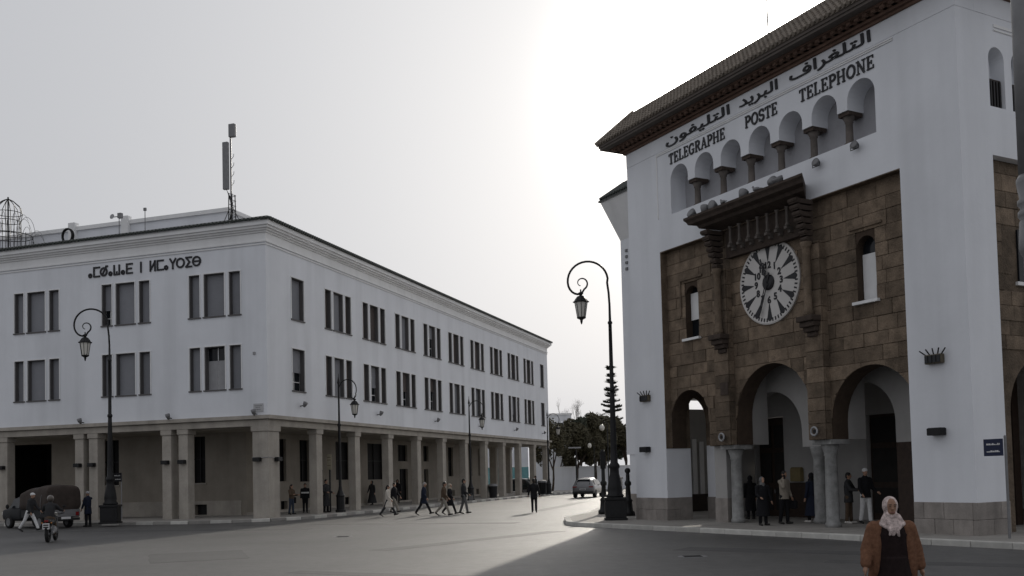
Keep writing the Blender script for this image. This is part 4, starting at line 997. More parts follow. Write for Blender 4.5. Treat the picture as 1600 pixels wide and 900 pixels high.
for i in range(30):
    a = rng.uniform(0, 2*pi); e = rng.uniform(-.5, 1.1); d = V((cos(a), sin(a), 0)); pts = [V((0, 0, 10.2)) + d*(2.3*s_)*cos(e*.6) + V((0, 0, 2.0*s_*sin(e) - 1.4*s_*s_)) for s_ in (0, .25, .5, .75, 1)]
    for p0, p1 in zip(pts, pts[1:]):
        sd_ = d.cross(V((0, 0, 1)))
        for q in range(3):
            c = p0.lerp(p1, q/3)
            for s_ in (-1, 1): lf.add([c, c + sd_*s_*.34 + d*.2 - V((0, 0, .12)), c + d*.16], [(0, 1, 2)])
lf.build('crown', LEAFD, t)
t = thing('norfolk_pine', 'tall tiered conifer behind the corner lamp pole', 'tree', (17.7, 170, 0)); rng = random.Random(4)
MB().lathe([(.4, -.1), (.3, 8), (.05, 20.8)], n=8).build('trunk', BARK, t); lf = MB(); lb_ = MB()
z = 4.5
while z < 20.4:
    L_ = (3.9*(1 - (z/21.3)**1.5) + .3)*rng.uniform(.6, 1.1)
    for j in range(6):
        a = 2*pi*j/7 + rng.random(); l = L_*rng.uniform(.45, 1.15); zz = z + rng.uniform(-.28, .28); d = V((cos(a), sin(a), 0)); pts = [V((0, 0, zz)) + d*l*s_ + V((0, 0, .55*s_*s_*l*.35 + rng.uniform(-.05, .05))) for s_ in (0, .33, .66, 1)]
        lb_.tube(pts, .035, 4)
        for s_ in range(20):
            if rng.random() < .22: continue
            f = .12 + .88*s_/19; c = V((0, 0, zz)) + d*l*f + V((0, 0, .19*f*f*l)); sd_ = d.cross(V((0, 0, 1)))*(.46*(1.15 - f)*1.6 + .2)
            for sg in (-1, 1):
                lf.add([c - d*.12, c + sd_*sg*rng.uniform(.7, 1.6) + d*.3 + V((0, 0, rng.uniform(.1, .5))), c + d*.2 + V((0, 0, .1))], [(0, 1, 2)])
            lf.add([c - d*.18, c + V((0, 0, rng.uniform(.15, .55))) + d*.15 + V((rng.uniform(-.2, .2), rng.uniform(-.2, .2), 0)), c + d*.3], [(0, 1, 2)])
    z += rng.uniform(.85, 1.35)
lb_.build('branch', BARK, t); lf.build('crown', LEAFD, t)

# ---------------------------------------------------------------- people
HAIR = mat('dark_hair', (.012, .01, .009), .6, .2, 20, .2, 60); GREYH = mat('grey_hair', (.25, .24, .23), .7, .1, 20, .2)
BLK = cloth('black', (.013, .013, .015)); NAVY = cloth('navy', (.016, .02, .035)); BRN = cloth('brown', (.085, .06, .042)); JEAN = cloth('jeans', (.035, .045, .065)); KHAKI = cloth('khaki', (.24, .22, .19))
CRM = cloth('cream', (.52, .48, .43)); GRY = cloth('grey', (.13, .13, .13)); BEI = cloth('beige', (.26, .23, .19)); OFFW = cloth('white', (.6, .6, .6)); CHAR = cloth('charcoal', (.035, .035, .037))
SHOE = mat('dark_shoes', (.014, .013, .012), .5, .1, 9, 0); SHOEW = mat('pale_shoes', (.5, .48, .45), .6, .1, 9, 0)
def remesh(o, v, sm=2):
    m_ = o.modifiers.new('skin', 'REMESH'); m_.mode = 'VOXEL'; m_.voxel_size = v; m_.use_smooth_shade = True
    if sm: q = o.modifiers.new('smooth', 'SMOOTH'); q.iterations = sm; q.factor = .4
    return o
def person(loc, face, label, h=1.72, legs=((0, 0), (0, 0)), arms=((0, 12, 8), (0, 12, 8)), lean=0, turn=0, nod=0, top=BLK, top_hem=.86, trousers=BLK, shoes=SHOE, hair='short', hairm=HAIR,
           skin=SKIN, wide=1., skirt=None, voxel=.02, belly=0, scarfm=None, group=None, cat='person', fix_z=None, drop=.045):
    """standing or walking figure; +Y is forward. legs: (swing, knee bend) left, right; arms: (swing, elbow bend, spread) left, right."""
    k = h/1.75
    t = thing('person', label, cat, loc, face, group)
    J = {}; ln = R(lean)
    up = V((0, sin(ln), cos(ln))); fw = V((0, cos(ln), -sin(ln)))
    hip = V((0, 0, .92)); J['hip'] = hip
    for s_, (a, b), key in ((-1, legs[0], 'L'), (1, legs[1], 'R')):
        hp_ = hip + V((s_*.085, 0, -.02)); a_, b_ = R(a), R(a - b)
        kn = hp_ + V((s_*.01, .43*sin(a_), -.43*cos(a_))); an = kn + V((0, .42*sin(b_), -.42*cos(b_)))
        J['hip' + key], J['kn' + key], J['an' + key] = hp_, kn, an
        fa = max(-.9, min(.35, b_*.9 if b_ < 0 else b_*.5)); J['toe' + key] = an + V((s_*.03, .17*cos(fa), -.055 + .17*sin(fa))); J['heel' + key] = an + V((0, -.045*cos(fa), -.055 - .045*sin(fa)))
    ch = hip + up*.36; sh_c = hip + up*.52; nk = hip + up*.60; hd = nk + up*.12 + fw*(.02 + .05*sin(R(nod)))
    rt = Matrix.Rotation(R(turn), 3, 'Z')
    for s_, (a, e, sp), key in ((-1, arms[0], 'L'), (1, arms[1], 'R')):
        sh = sh_c + V((s_*.185*wide, 0, -drop)); a_, sp_ = R(a + lean), R(sp)
        d = V((s_*sin(sp_), sin(a_)*cos(sp_), -cos(a_)*cos(sp_))); el = sh + d*.29
        d2 = Matrix.Rotation(R(e), 3, 'X') @ d; d2 = V((d2.x*(.6 if e < 60 else -.25), d2.y, d2.z)).normalized(); wr = el + d2*.25
        J['sh' + key], J['el' + key], J['wr' + key], J['hd' + key] = sh, el, wr, d2
    zmin = min(min(J['toe' + q].z, J['heel' + q].z) for q in 'LR') - .035
    M = Matrix.Scale(k, 4) @ Matrix.Translation((0, 0, -zmin if fix_z is None else fix_z))
    def out(mb, name, m_, v=voxel, sm=2): return remesh(mb.xf(M).build(name, m_, t, True), v*k, sm)
    b = MB()                                        # the body: one continuous surface
    b.ell(hd + V((0, 0, .02)), (.076, .095, .11)); hr_ = lambda x, y, z: hd + rt @ V((x, y, z))
    b.ell(hr_(0, .035, -.055), (.052, .055, .055), 10, 7); b.cap(hr_(0, .085, .01), hr_(0, .112, -.022), .012, .017, 8); b.cap(hr_(-.03, .085, .03), hr_(.03, .085, .03), .014, .014, 8)
    b.cap(hr_(-.022, .078, -.058), hr_(.022, .078, -.058), .013, .013, 8)
    for s_ in (-1, 1): b.ell(hr_(s_*.078, -.005, 0), (.014, .026, .034), 8, 6)
    b.cap(nk - up*.06, hd - V((0, 0, .04)), .056, .052)
    b.cap(hip + up*.04, ch, .12, .13, 12, 1.15); b.cap(ch, sh_c - up*.03, .13, .11, 12, 1.2)
    b.cap(J['shL'], J['shR'], .06, .06)
    for q in 'LR':
        b.cap(J['hip' + q], J['kn' + q], .082, .055); b.cap(J['kn' + q], J['an' + q], .054, .038); b.cap(J['heel' + q], J['toe' + q], .034, .03, 8)
        b.cap(J['sh' + q], J['el' + q], .052, .041); b.cap(J['el' + q], J['wr' + q], .04, .028)
        d = J['hd' + q]; w_ = J['wr' + q]; sd_ = V((-1 if q == 'L' else 1, 0, 0)); ac = d.cross(sd_).normalized(); ac2 = d.cross(ac).normalized()
        b.cap(w_, w_ + d*.08, .028, .034, 8, 1.)
        for i, l in enumerate((.062, .072, .068, .05)):  # four fingers and a thumb
            p0 = w_ + d*.09 + ac*(.03 - .02*i); p1 = p0 + d*l*.6; p2 = p1 + (d*.7 - ac2*(.5 if q == 'L' else -.5)).normalized()*l*.5
            b.cap(p0, p1, .011, .0105, 7); b.cap(p1, p2, .0105, .009, 7)
        b.cap(w_ + d*.03 + ac*.02, w_ + d*.085 + ac*.055, .013, .01, 7)
    out(b, 'body', skin, min(voxel, .016))
    if trousers:
        tr = MB().cap(hip + up*.06, hip - V((0, 0, .02)), .135*wide, .145*wide, 12, 1.1)
        for q in 'LR':
            tr.cap(J['hip' + q], J['kn' + q], .102*wide, .073); tr.cap(J['kn' + q], J['an' + q] + V((0, 0, .015)), .073, .064)
        out(tr, 'trousers', trousers)
    sh2 = MB()
    for q in 'LR': sh2.cap(J['heel' + q], J['toe' + q], .047, .04, 8); sh2.cap(J['heel' + q], J['an' + q] + V((0, 0, -.01)), .045, .05, 8)
    out(sh2, 'shoes', shoes, .016)
    c = MB()                                        # jacket, coat or gown with its sleeves
    c.cap(hip + up*.08, ch, .142*wide + belly*.5, .15*wide, 12, 1.18); c.cap(ch, sh_c - up*.035, .15*wide, .122, 12, 1.25); c.cap(J['shL'] + V((.015, 0, .0)), J['shR'] - V((.015, 0, 0)), .077, .077); c.cap(sh_c, nk - up*.015, .075, .066)
    for q in 'LR': c.cap(J['sh' + q], J['el' + q], .076*(.5 + .5*wide), .063); c.cap(J['el' + q], J['wr' + q] - J['hd' + q]*.02, .063, .05)
    hem = top_hem; mid = (J['knL'] + J['knR'])/2; sp = abs(J['knL'].y - J['knR'].y); spa = max(abs(J['anL'].y - J['anR'].y), 0)
    rs = [(hip.x, hip.y + .02, .98, .165*wide, .135*wide + belly)]
    for z in [.90, .80, .70, .6, .5, .4, .3, .2, .1, .03]:
        if z < hem - .049: break
        f = (.98 - z)/.95; g = skirt or .06
        yy = mid.y*f*1.1; ry = .14*wide + belly*(1 - f*.6) + g*f + sp*.5*f + (spa*.22*f if hem < .4 else 0)
        rs.append((0, yy, z, .172*wide + g*f, ry))
    if len(rs) > 1: c.ering(rs, 18)
    out(c, 'coat' if hem < .78 else ('jacket' if hem > .3 else 'gown'), top)
    hm = MB(); base = hr_(0, -.012, .035)
    if hair in ('short', 'long'):
        hm.ell(base, (.086, .102, .104)); hm.ell(hr_(0, -.05, -.02), (.075, .065, .08), 10, 7)
        if hair == 'long': hm.cap(hr_(0, -.07, -.02), hr_(0, -.105, -.24), .075, .055, 10, 1.2)
        hm2 = MB().ell(hr_(0, .075, -.045), (.06, .07, .095), 10, 7)
        o = out(hm, 'hair', hairm, .012)
    elif hair == 'scarf':
        hm.ell(hr_(0, -.034, .022), (.104, .112, .128)); hm.cap(hr_(0, -.03, -.07), nk + fw*.005 - up*.03, .085, .115, 12); hm.cap(hr_(-.05, .02, -.13), hr_(.05, .02, -.13), .05, .05, 10); hm.cap(hr_(0, .04, -.155), hr_(.0, .07, -.19), .055, .04, 10)
        out(hm, 'headscarf', scarfm or top, .012)
    elif hair == 'cap':
        hm.ell(hr_(0, -.008, .05), (.09, .108, .085)); hm.cap(hr_(-.03, .1, .05), hr_(.03, .1, .05), .02, .02, 8); out(hm, 'cap', hairm, .012)
    elif hair == 'helmet':
        hm.ell(hr_(0, -.005, .03), (.125, .15, .135)); out(hm, 'helmet', hairm, .014)
    elif hair == 'hood':
        hm.ell(hr_(0, -.03, .03), (.105, .115, .13)); hm.cap(hr_(0, -.06, -.06), nk - up*.02, .09, .1); out(hm, 'hood', top, .014)
    t['_k'] = k
    J = {q: M @ p_ for q, p_ in J.items()}; J['head'] = M @ hd; J['chest'] = M @ ch; J['M'] = M
    return t, J
def bag(t, p, s_, m_, name='bag'):
    o = bev(box(p[0] - s_[0], p[0] + s_[0], p[1] - s_[1], p[1] + s_[1], p[2] - s_[2], p[2] + s_[2]).build(name, m_, t), .03)
    h_ = MB().tube([(p[0], p[1] - s_[1]*.6, p[2] + s_[2]), (p[0], p[1] - s_[1]*.4, p[2] + s_[2] + .14), (p[0], p[1] + s_[1]*.4, p[2] + s_[2] + .14), (p[0], p[1] + s_[1]*.6, p[2] + s_[2])], .012, 5).build('strap', m_, o)
    return o
def carried_bag(world, size, m_, label, rz=0):
    t = thing('hand_bag', label, 'bag', world, rz); x, y, z = size
    bev(box(-x, x, -y, y, -2*z, 0).build('pouch', m_, t), .03); MB().tube([(0, -y*.6, -.01), (0, -y*.4, .11), (0, y*.4, .11), (0, y*.6, -.01)], .011, 5).build('handle', m_, t)
E_, N_, W_, S_ = -pi/2, 0, pi/2, pi               # facing right, away, left, towards the camera
STR = ((26, 6), (-16, 16)); STR2 = ((-14, 14), (24, 4)); SWG = ((-18, 18, 6), (18, 22, 6)); SWG2 = ((18, 22, 6), (-18, 18, 6))
# the woman in front
SCF = mat('patterned_scarf', (.46, .38, .36), .9, .75, 17, .3, fine=.35); CARD = cloth('cardigan', (.15, .075, .045), scale=26, var=.3); GOWN = cloth('gown', (.016, .010, .010), var=.3)
wt, J = person((4.66, 12.0, 0), S_ - .12, 'woman in pale patterned headscarf and brown cardigan walking towards us over the road', h=1.62, legs=((12, 4), (-8, 10)), arms=((-6, 10, 17), (4, 26, 20)), top=GOWN, top_hem=.12, trousers=BLK, hair='scarf', scarfm=SCF, skin=SKIND, wide=1.24, belly=.05, skirt=.1, voxel=.013, lean=2, drop=.075)
k = wt['_k']; M = J['M']; fc = J['head']
cd_ = MB()
for q, sg in (('L', -1), ('R', 1)):
    cd_.cap(J['sh' + q] + V((-sg*.006, 0, .0)), J['el' + q], .1*k, .084*k); cd_.cap(J['el' + q], J['wr' + q] - J['hd' + q]*.01, .08*k, .06*k)
    for i_ in range(4):
        p_ = J['el' + q].lerp(J['wr' + q], .1 + .25*i_); cd_.cap(p_ - J['hd' + q]*.008, p_ + J['hd' + q]*.008, .086*k - .004*i_, .086*k - .004*i_)
    s0_ = J['sh' + q]
    cd_.cap(s0_ + V((-sg*.05, .02, .0)), V((sg*.185, .05, 1.12)), .076, .085, 12); cd_.cap(V((sg*.185, .05, 1.12)), V((sg*.20, .03, .82)), .085, .09, 12); cd_.cap(V((sg*.20, .03, .82)), V((sg*.235, -.03, .6)), .09, .07, 12)
    cd_.cap(s0_ + V((-sg*.02, 0, .0)), fc + V((sg*.06, -.04, -.185)), .075, .055, 10)
cd_.cap(V((0, -.09, 1.2)), V((0, -.1, .7)), .17, .2, 12, 1.2); cd_.cap(J['shL'] + V((.04, -.07, -.02)), J['shR'] + V((-.04, -.07, -.02)), .08, .08)
remesh(cd_.build('cardigan', CARD, wt, True), .011, 1)
dr = MB()                                           # scarf ends crossed under the chin and tucked at the chest
dr.ering([(0, -.01, -.09, .075, .075), (0, -.005, -.13, .098, .088), (0, 0, -.18, .128, .105), (0, .012, -.225, .14, .118), (.004, .03, -.262, .105, .118), (.01, .055, -.305, .058, .10), (.02, .07, -.345, .024, .083)], 20)
dr.v = [tuple(V(q) + fc) for q in dr.v]
for sg in (-1, 1):                                  # soft folds running to the knot
    for i_ in range(3): dr.cap(fc + V((sg*(.06 + .035*i_), .06 - .015*i_, -.14 - .03*i_)), fc + V((sg*.012, .142, -.255 - .018*i_)), .016, .014, 8)
remesh(dr.build('scarf_end', SCF, wt, True), .010, 1)
dr = MB()                                           # scarf ends draped over the shoulders and knotted at the chest
for sg in (-1, 1): dr.cap(fc + V((sg*.06, .02, -.13)), fc + V((sg*.135, .03, -.215)), .06, .03, 10); dr.cap(fc + V((sg*.13, .04, -.2)), fc + V((sg*.02, .13, -.27)), .03, .034, 10)
dr.cap(fc + V((-.03, .13, -.25)), fc + V((-.045, .145, -.34)), .03, .018, 8).cap(fc + V((.03, .13, -.25)), fc + V((.06, .145, -.33)), .03, .016, 8)
remesh(dr.build('scarf_end', SCF, wt, True), .011, 1)
for s_ in (-1, 1):
    MB().ell(fc + V((s_*.030, .092, .018)), (.011, .007, .005), 10, 6).build('eye', mat('eye_dark', (.02, .015, .012), .3, .05, 5, 0), wt, True)
    MB().cap(fc + V((s_*.048, .093, .036)), fc + V((s_*.016, .101, .038)), .003, .004, 6).build('eyebrow', HAIR, wt)
MB().cap(fc + V((-.02, .092, -.06)), fc + V((.02, .092, -.06)), .007, .007, 6).build('mouth', mat('lips', (.2, .09, .075), .5, .05, 5, 0), wt)
# at the post office arches
person((8.45, 32.85, .15), S_ + .3, 'stout woman in grey headscarf and long black coat standing before the middle arch', h=1.58, legs=((3, 2), (-3, 2)), arms=((5, 15, 10), (8, 60, 8)), top=BLK, top_hem=.3, trousers=BLK, hair='scarf', scarfm=GRY, wide=1.2, skirt=.08, voxel=.016)
pt_, J = person((9.3, 33.25, .15), S_ + .55, 'man in pale jacket holding a phone to his face before the middle arch', h=1.76, legs=((4, 3), (-6, 4)), arms=((-5, 25, 12), (52, 128, 14)), top=BEI, top_hem=.8, trousers=BLK, hair='short', skin=SKIND, voxel=.016, nod=10)
w_ = J['hdL'] if False else J['wrL']; bag(pt_, (w_.x - .03, w_.y + .03, w_.z - .28), (.07, .17, .14), BLK)
box(J['wrR'].x - .02, J['wrR'].x + .02, J['wrR'].y - .01, J['wrR'].y + .06, J['wrR'].z + .02, J['wrR'].z + .16).build('phone', BLK, pt_)
pt_, J = person((10.35, 33.6, .15), N_ + .5, 'woman in dark navy gown with a pale shoulder bag beside the right column', h=1.66, legs=((6, 4), (-8, 8)), arms=((0, 15, 8), (10, 40, 10)), top=NAVY, top_hem=.2, trousers=BLK, shoes=SHOEW, hair='scarf', scarfm=BLK, skirt=.1, voxel=.016)
bag(pt_, (.27, .0, 1.0), (.06, .13, .14), OFFW)
person((11.75, 32.3, .15), S_ + .25, 'man in black jacket and white trousers and pale cap in the right arch', h=1.78, legs=((8, 4), (-8, 6)), arms=((10, 50, 10), (4, 40, 8)), top=BLK, top_hem=.78, trousers=OFFW, hair='cap', hairm=OFFW, skin=SKIN, voxel=.016)
person((11.32, 32.7, .15), S_ + .9, 'person in dim dark clothes reaching forward beside the white-trousered man', h=1.66, legs=((3, 2), (-3, 2)), arms=((30, 60, 6), (35, 50, 6)), top=CHAR, top_hem=.72, trousers=BRN, shoes=SHOEW, skin=SKIND, voxel=.016)
person((9.05, 37.0, .152), N_ + .2, 'dark shape of a person half hidden behind the left arch column', h=1.6, legs=((3, 2), (-3, 2)), top=BLK, top_hem=.3, hair='scarf', scarfm=BLK, wide=1.15)
person((9.55, 50.3, .152), N_ + .1, 'person in black walking away through the leftmost small arch', h=1.64, legs=STR, arms=SWG, top=BLK, top_hem=.7, trousers=BLK, hair='long')
# crossing the street
person((1.1, 52.2, 0), N_, 'man in dark coat and trousers walking alone down the middle of the sunlit street', h=1.76, legs=((7, 8), (-7, 12)), arms=((6, 14, 15), (-6, 14, 15)), top=BLK, top_hem=.68, trousers=BLK, hair='short')
person((-6.75, 51.9, 0), E_ - .15, 'woman with long dark hair in a long cream coat striding over the street', h=1.66, legs=((30, 6), (-22, 14)), arms=SWG, top=CRM, top_hem=.48, trousers=CHAR, hair='long', skirt=.07)
pt_, J = person((-6.95, 56.3, 0), E_ - .4, 'man in black jacket and pale trousers just behind the cream coat', h=1.72, legs=STR2, arms=SWG2, top=BLK, top_hem=.8, trousers=KHAKI, hair='short')
person((-4.9, 52.5, 0), E_ - .2, 'man with grey hair in a dark knee-length overcoat crossing the street', h=1.74, legs=((28, 5), (-20, 16)), arms=((-14, 20, 10), (10, 20, 10)), top=NAVY, top_hem=.6, trousers=BLK, hair='short', hairm=GREYH, lean=5)
person((-3.7, 51.0, 0), E_ - .15, 'man in brown jacket and pale trousers crossing the street in front of a companion', h=1.76, legs=((-20, 22), (24, 4)), arms=((-8, 25, 8), (12, 30, 6)), top=BRN, top_hem=.8, trousers=KHAKI, hair='short', lean=4)
person((-3.45, 52.3, 0), E_ - .2, 'companion in black and pale headscarf mostly hidden behind the brown jacket', h=1.64, legs=((24, 5), (-20, 18)), arms=SWG, top=BLK, top_hem=.5, trousers=BLK, hair='scarf', scarfm=BEI)
pt_, J = person((-2.72, 52.8, 0), E_ + .1, 'tall man in black vest with grey sleeves walking at the head of the crossing group', h=1.84, legs=((-8, 10), (14, 4)), arms=((-6, 20, 8), (8, 45, 6)), top=CHAR, top_hem=.8, trousers=GRY, hair='short')
carried_bag(LBW(0, 0) if False else (Matrix.Translation((-2.72, 52.8, 0)) @ Matrix.Rotation(E_ + .1, 4, 'Z')) @ (J['wrR'] + V((.03, .12, -.08))), (.04, .12, .13), GRY, 'grey bag held by the tall man at the head of the group', E_)
# along the arcade
pt_, J = person((-12.45, 54.2, .15), E_ - .5, 'woman with long hair and shoulder bag looking at a phone nearest the big corner pier', h=1.62, legs=((3, 2), (-5, 5)), arms=((12, 80, 6), (14, 85, 6)), top=BRN, top_hem=.85, trousers=JEAN, hair='long')
bag(pt_, (-.24, -.06, .8), (.06, .15, .17), BLK)
pt_, J = person((-12.2, 56.6, .15), S_ + .2, 'man in black with a white band across his chest by the first arcade bay', h=1.66, legs=((2, 2), (-2, 2)), top=BLK, top_hem=.82, trousers=BLK, hair='short', wide=1.1)
MB().ering([(0, .02, 1.20*J['M'].to_scale()[0], .235, .178), (0, .02, 1.29*J['M'].to_scale()[0], .235, .178)], 18).build('chest_band', OFFW, pt_)
person((-10.92, 56.3, .15), E_ - .6, 'tall man in a long dark coat standing by the stop sign', h=1.86, legs=((2, 2), (-2, 2)), arms=((10, 60, 8), (10, 70, 8)), top=CHAR, top_hem=.25, trousers=BLK, hair='short')
person((-10.1, 69.0, .15), S_ - .6, 'woman in a wide dark gown and headscarf walking under the arcade', h=1.66, legs=((6, 4), (-6, 6)), arms=((0, 15, 16), (6, 15, 18)), top=CHAR, top_hem=.08, trousers=BLK, hair='scarf', scarfm=CHAR, wide=1.1, skirt=.17)
person((-8.75, 73.0, .15), S_, 'dark-clad person standing against the arcade wall by the doorway', h=1.7, top=BLK, top_hem=.6, hair='hood')
person((2.1, 90.3, .15), W_, 'far person in dark clothes beside the last arcade pier', h=1.7, legs=STR, top=CHAR, top_hem=.75, trousers=CHAR)
person((-24.3, 60.2, .15), E_ - .3, 'person in brown coat walking under the arcade behind the tall left lamp', h=1.72, legs=((8, 6), (-8, 10)), arms=((0, 20, 6), (35, 110, 6)), top=BRN, top_hem=.72, trousers=CHAR, hair='hood')
pt_, J = person((-22.5, 44.9, 0), E_ - .1, 'person in white trousers and pale cap stepping out in front of the truck', h=1.78, legs=((28, 6), (-22, 12)), arms=((10, 20, 6), (-10, 20, 6)), lean=12, top=CHAR, top_hem=.8, trousers=OFFW, hair='cap', hairm=OFFW)
person((-21.4, 48.6, .0), W_ - .45, 'man with pale cap in a dark coat resting a raised arm on the truck load', h=1.72, legs=((2, 2), (-2, 2)), arms=((12, 10, 8), (75, 8, 2)), top=NAVY, top_hem=.55, trousers=BLK, hair='cap', hairm=LGREY)

# ---------------------------------------------------------------- vehicles
TYRE_N = 24
def wheel(t, x, y, r, w_):
    tp = [(r*.62, -w_/2), (r*.93, -w_/2), (r, -w_*.3), (r, w_*.3), (r*.93, w_/2), (r*.62, w_/2)]
    mb = MB().rings([[(x + d, y + q*cos(2*pi*j/TYRE_N), r + q*sin(2*pi*j/TYRE_N)) for j in range(TYRE_N)] for q, d in tp], cap=False)
    o = mb.build('wheel', RUB, t, True)
    for s_ in (-1, 1):
        h_ = MB(); h_.rings([[(x + s_*d, y + q*cos(2*pi*j/TYRE_N), r + q*sin(2*pi*j/TYRE_N)) for j in range(TYRE_N)] for q, d in ((r*.63, w_*.45), (r*.55, w_*.38), (r*.2, w_*.34), (r*.16, w_*.45), (.005, w_*.46))], cap=False)
        for j in range(5):
            a = 2*pi*j/5; c_, n_ = cos(a), sin(a); h_.add([(x + s_*w_*.41, y + r*(.18*c_ - .08*n_), r + r*(.18*n_ + .08*c_)), (x + s_*w_*.41, y + r*(.18*c_ + .08*n_), r + r*(.18*n_ - .08*c_)), (x + s_*w_*.44, y + r*(.6*c_ + .06*n_), r + r*(.6*n_ - .06*c_)), (x + s_*w_*.44, y + r*(.6*c_ - .06*n_), r + r*(.6*n_ + .06*c_))], [(0, 1, 2, 3)])
        h_.build('rim', GREYM, o)
    return o
def body_loft(st, sub=2):
    """st: (y, half width at sill, half width at belt, half width at roof, z sill, z belt, z roof) stations from tail to nose."""
    rs = []
    for y, w0, w1, w2, z0, z1, z2 in st:
        zm = (z0 + z1)*.5; half = [(w0*.93, z0), (w0, z0 + .07), (w1, zm), (w1*.97, z1 - .02), (w1*.94, z1 + .01), (w2 + (w1*.94 - w2)*.15, z2 - .08 if z2 - z1 > .1 else z1 + .02), (w2*.8, z2), (0, z2 + .02)]
        rs.append([(x, y, z) for x, z in half] + [(-x, y, z) for x, z in half[-2::-1]])
    return MB().rings(rs)
SILV = mat('silver_car_paint', (.15, .15, .155), .35, .03, 3, 0, metal=.5, coat=.5); DKG = mat('dark_green_paint', (.012, .02, .022), .3, .05, 3, 0, coat=.5); REDL = mat('red_tail_lamp', (.18, .012, .012), .25, .05, 5, 0)
PLATE = mat('white_plate', (.6, .6, .6), .5, .03, 5, 0)
def suv(loc, rz, label, paint, grp=None):
    t = thing('parked_car' if grp else 'car', label, 'car', loc, rz, grp)
    st = [(-2.28, .70, .72, .55, .48, .80, .84), (-2.22, .84, .88, .62, .36, .98, 1.05), (-2.0, .89, .95, .63, .30, 1.03, 1.34), (-1.55, .91, .96, .64, .28, 1.04, 1.58), (-.7, .91, .96, .66, .26, 1.03, 1.67), (.1, .91, .96, .66, .26, 1.02, 1.66), (.65, .91, .96, .62, .26, 1.0, 1.48), (1.2, .9, .95, .74, .27, .99, 1.08), (1.8, .87, .92, .7, .30, .92, .97), (2.2, .8, .84, .6, .36, .80, .84), (2.36, .65, .68, .5, .45, .68, .7)]
    b = body_loft(st).build('body', paint, t, True); q = b.modifiers.new('s', 'SUBSURF'); q.levels = q.render_levels = 2
    gl_ = GLASS
    MB().add([(-.60, -2.13, 1.08), (.60, -2.13, 1.08), (.5, -1.72, 1.50), (-.5, -1.72, 1.50)], [(0, 1, 2, 3)]).xf(Matrix.Translation((0, -.03, .03))).build('rear_window', gl_, t)
    for s_ in (-1, 1):
        for y0, y1, y2, y3 in ((-1.6, -.72, -.78, -1.42), (-.66, .14, .02, -.68), (.2, .85, .42, .08)):
            MB().add([(s_*.915, y0, 1.07), (s_*.915, y1, 1.07), (s_*.74, y2, 1.49), (s_*.74, y3, 1.49)], [(0, 1, 2, 3)]).build('side_window', gl_, t)
        l = MB().box(s_*.5, s_*.87, -2.27, -2.1, .86, .96); bev(l.build('tail_lamp', REDL, t), .02)
        MB().ell((s_*1.03, .55, 1.1), (.11, .07, .08)).build('mirror', paint, t, True)
        for y in (-1.42, 1.45): wheel(t, s_*.82, y, .36, .26)
    bev(box(-.88, .88, -2.31, -2.1, .34, .56).build('bumper', CHARP, t), .05); p_ = box(-.26, .26, -2.33, -2.30, .66, .77).build('number_plate', PLATE, t)
    box(-.22, .22, -2.334, -2.33, .69, .74).build('plate_text', CHARP, p_); bev(box(-.55, .55, -1.92, -1.6, 1.6, 1.64).build('spoiler', paint, t), .02)
    return t
CHARP = mat('black_plastic', (.02, .02, .02), .6, .1, 6, .05)
suv((6.35, 82.0, 0), R(-16), 'silver grey car driving away down the sunlit street', SILV)
suv((.2, 103.5, 0), R(70), 'dark parked car seen between the last arcade piers', DKG, 'cars parked beyond the arcade')
# pickup with a covered load, pointing left along the kerb
TP = mat('truck_paint', (.016, .017, .019), .55, .1, 4, 0, spec=.2); TARP = mat('brown_tarpaulin', (.045, .034, .029), .8, .25, 3, .6, 7)
t = thing('pickup_truck', 'old dark pickup truck loaded high under a brown tarpaulin at the left kerb', 'truck', (-24.2, 48.55, 0), LA - pi/2 + pi/2 + .0)
t.rotation_euler = (0, 0, LA - pi/2 + R(90) - R(17)); t.scale = (.92,)*3; t.location = (-23.85, 48.7, 0)
cab = body_loft([(.42, .8, .84, .66, .45, 1.08, 1.75), (.62, .8, .85, .68, .42, 1.08, 1.80), (1.1, .8, .85, .67, .42, 1.08, 1.79), (1.5, .8, .85, .62, .42, 1.07, 1.62), (1.95, .8, .84, .68, .42, 1.05, 1.12), (2.5, .78, .82, .6, .42, 1.0, 1.03), (2.62, .7, .74, .5, .45, .9, .92)]).build('cab', TP, t, True); q = cab.modifiers.new('s', 'SUBSURF'); q.levels = q.render_levels = 2
for s_ in (-1, 1):
    MB().add([(s_*.83, .62, 1.12), (s_*.83, 1.62, 1.12), (s_*.71, 1.36, 1.63), (s_*.72, .68, 1.66)], [(0, 1, 2, 3)]).build('side_window', GLASS, t)
    MB().ell((s_*1.0, 1.55, 1.2), (.1, .05, .13)).build('mirror', CHARP, t, True)
    bev(box(s_*.5, s_*.76, 2.5, 2.63, .72, .9).build('headlight', BULB, t), .03)
    for y in (-1.45, 1.75): wheel(t, s_*.76, y, .36, .22)
    box(s_*.82, s_*.86, -2.4, .38, .62, 1.02).build('bed_side', TP, t); bev(box(s_*.62, s_*.8, -2.46, -2.4, .66, .86).build('tail_lamp', REDL, t), .01)
box(-.82, .82, -2.4, .38, .58, .64).build('bed_floor', TP, t); box(-.86, .86, -2.44, -2.4, .62, 1.0).build('tailgate', GREYM, t); box(-.3, .3, -2.2, 2.3, .38, .5).build('chassis', CHARP, t)
bev(box(-.8, .8, -2.56, -2.46, .42, .56).build('bumper', CHARP, t), .02); box(-.26, .26, -2.58, -2.56, .5, .62).build('number_plate', PLATE, t)
box(-.72, .72, 1.66, 1.70, 1.12, 1.2).build('wiper', CHARP, t)
rng = random.Random(6); rs = []
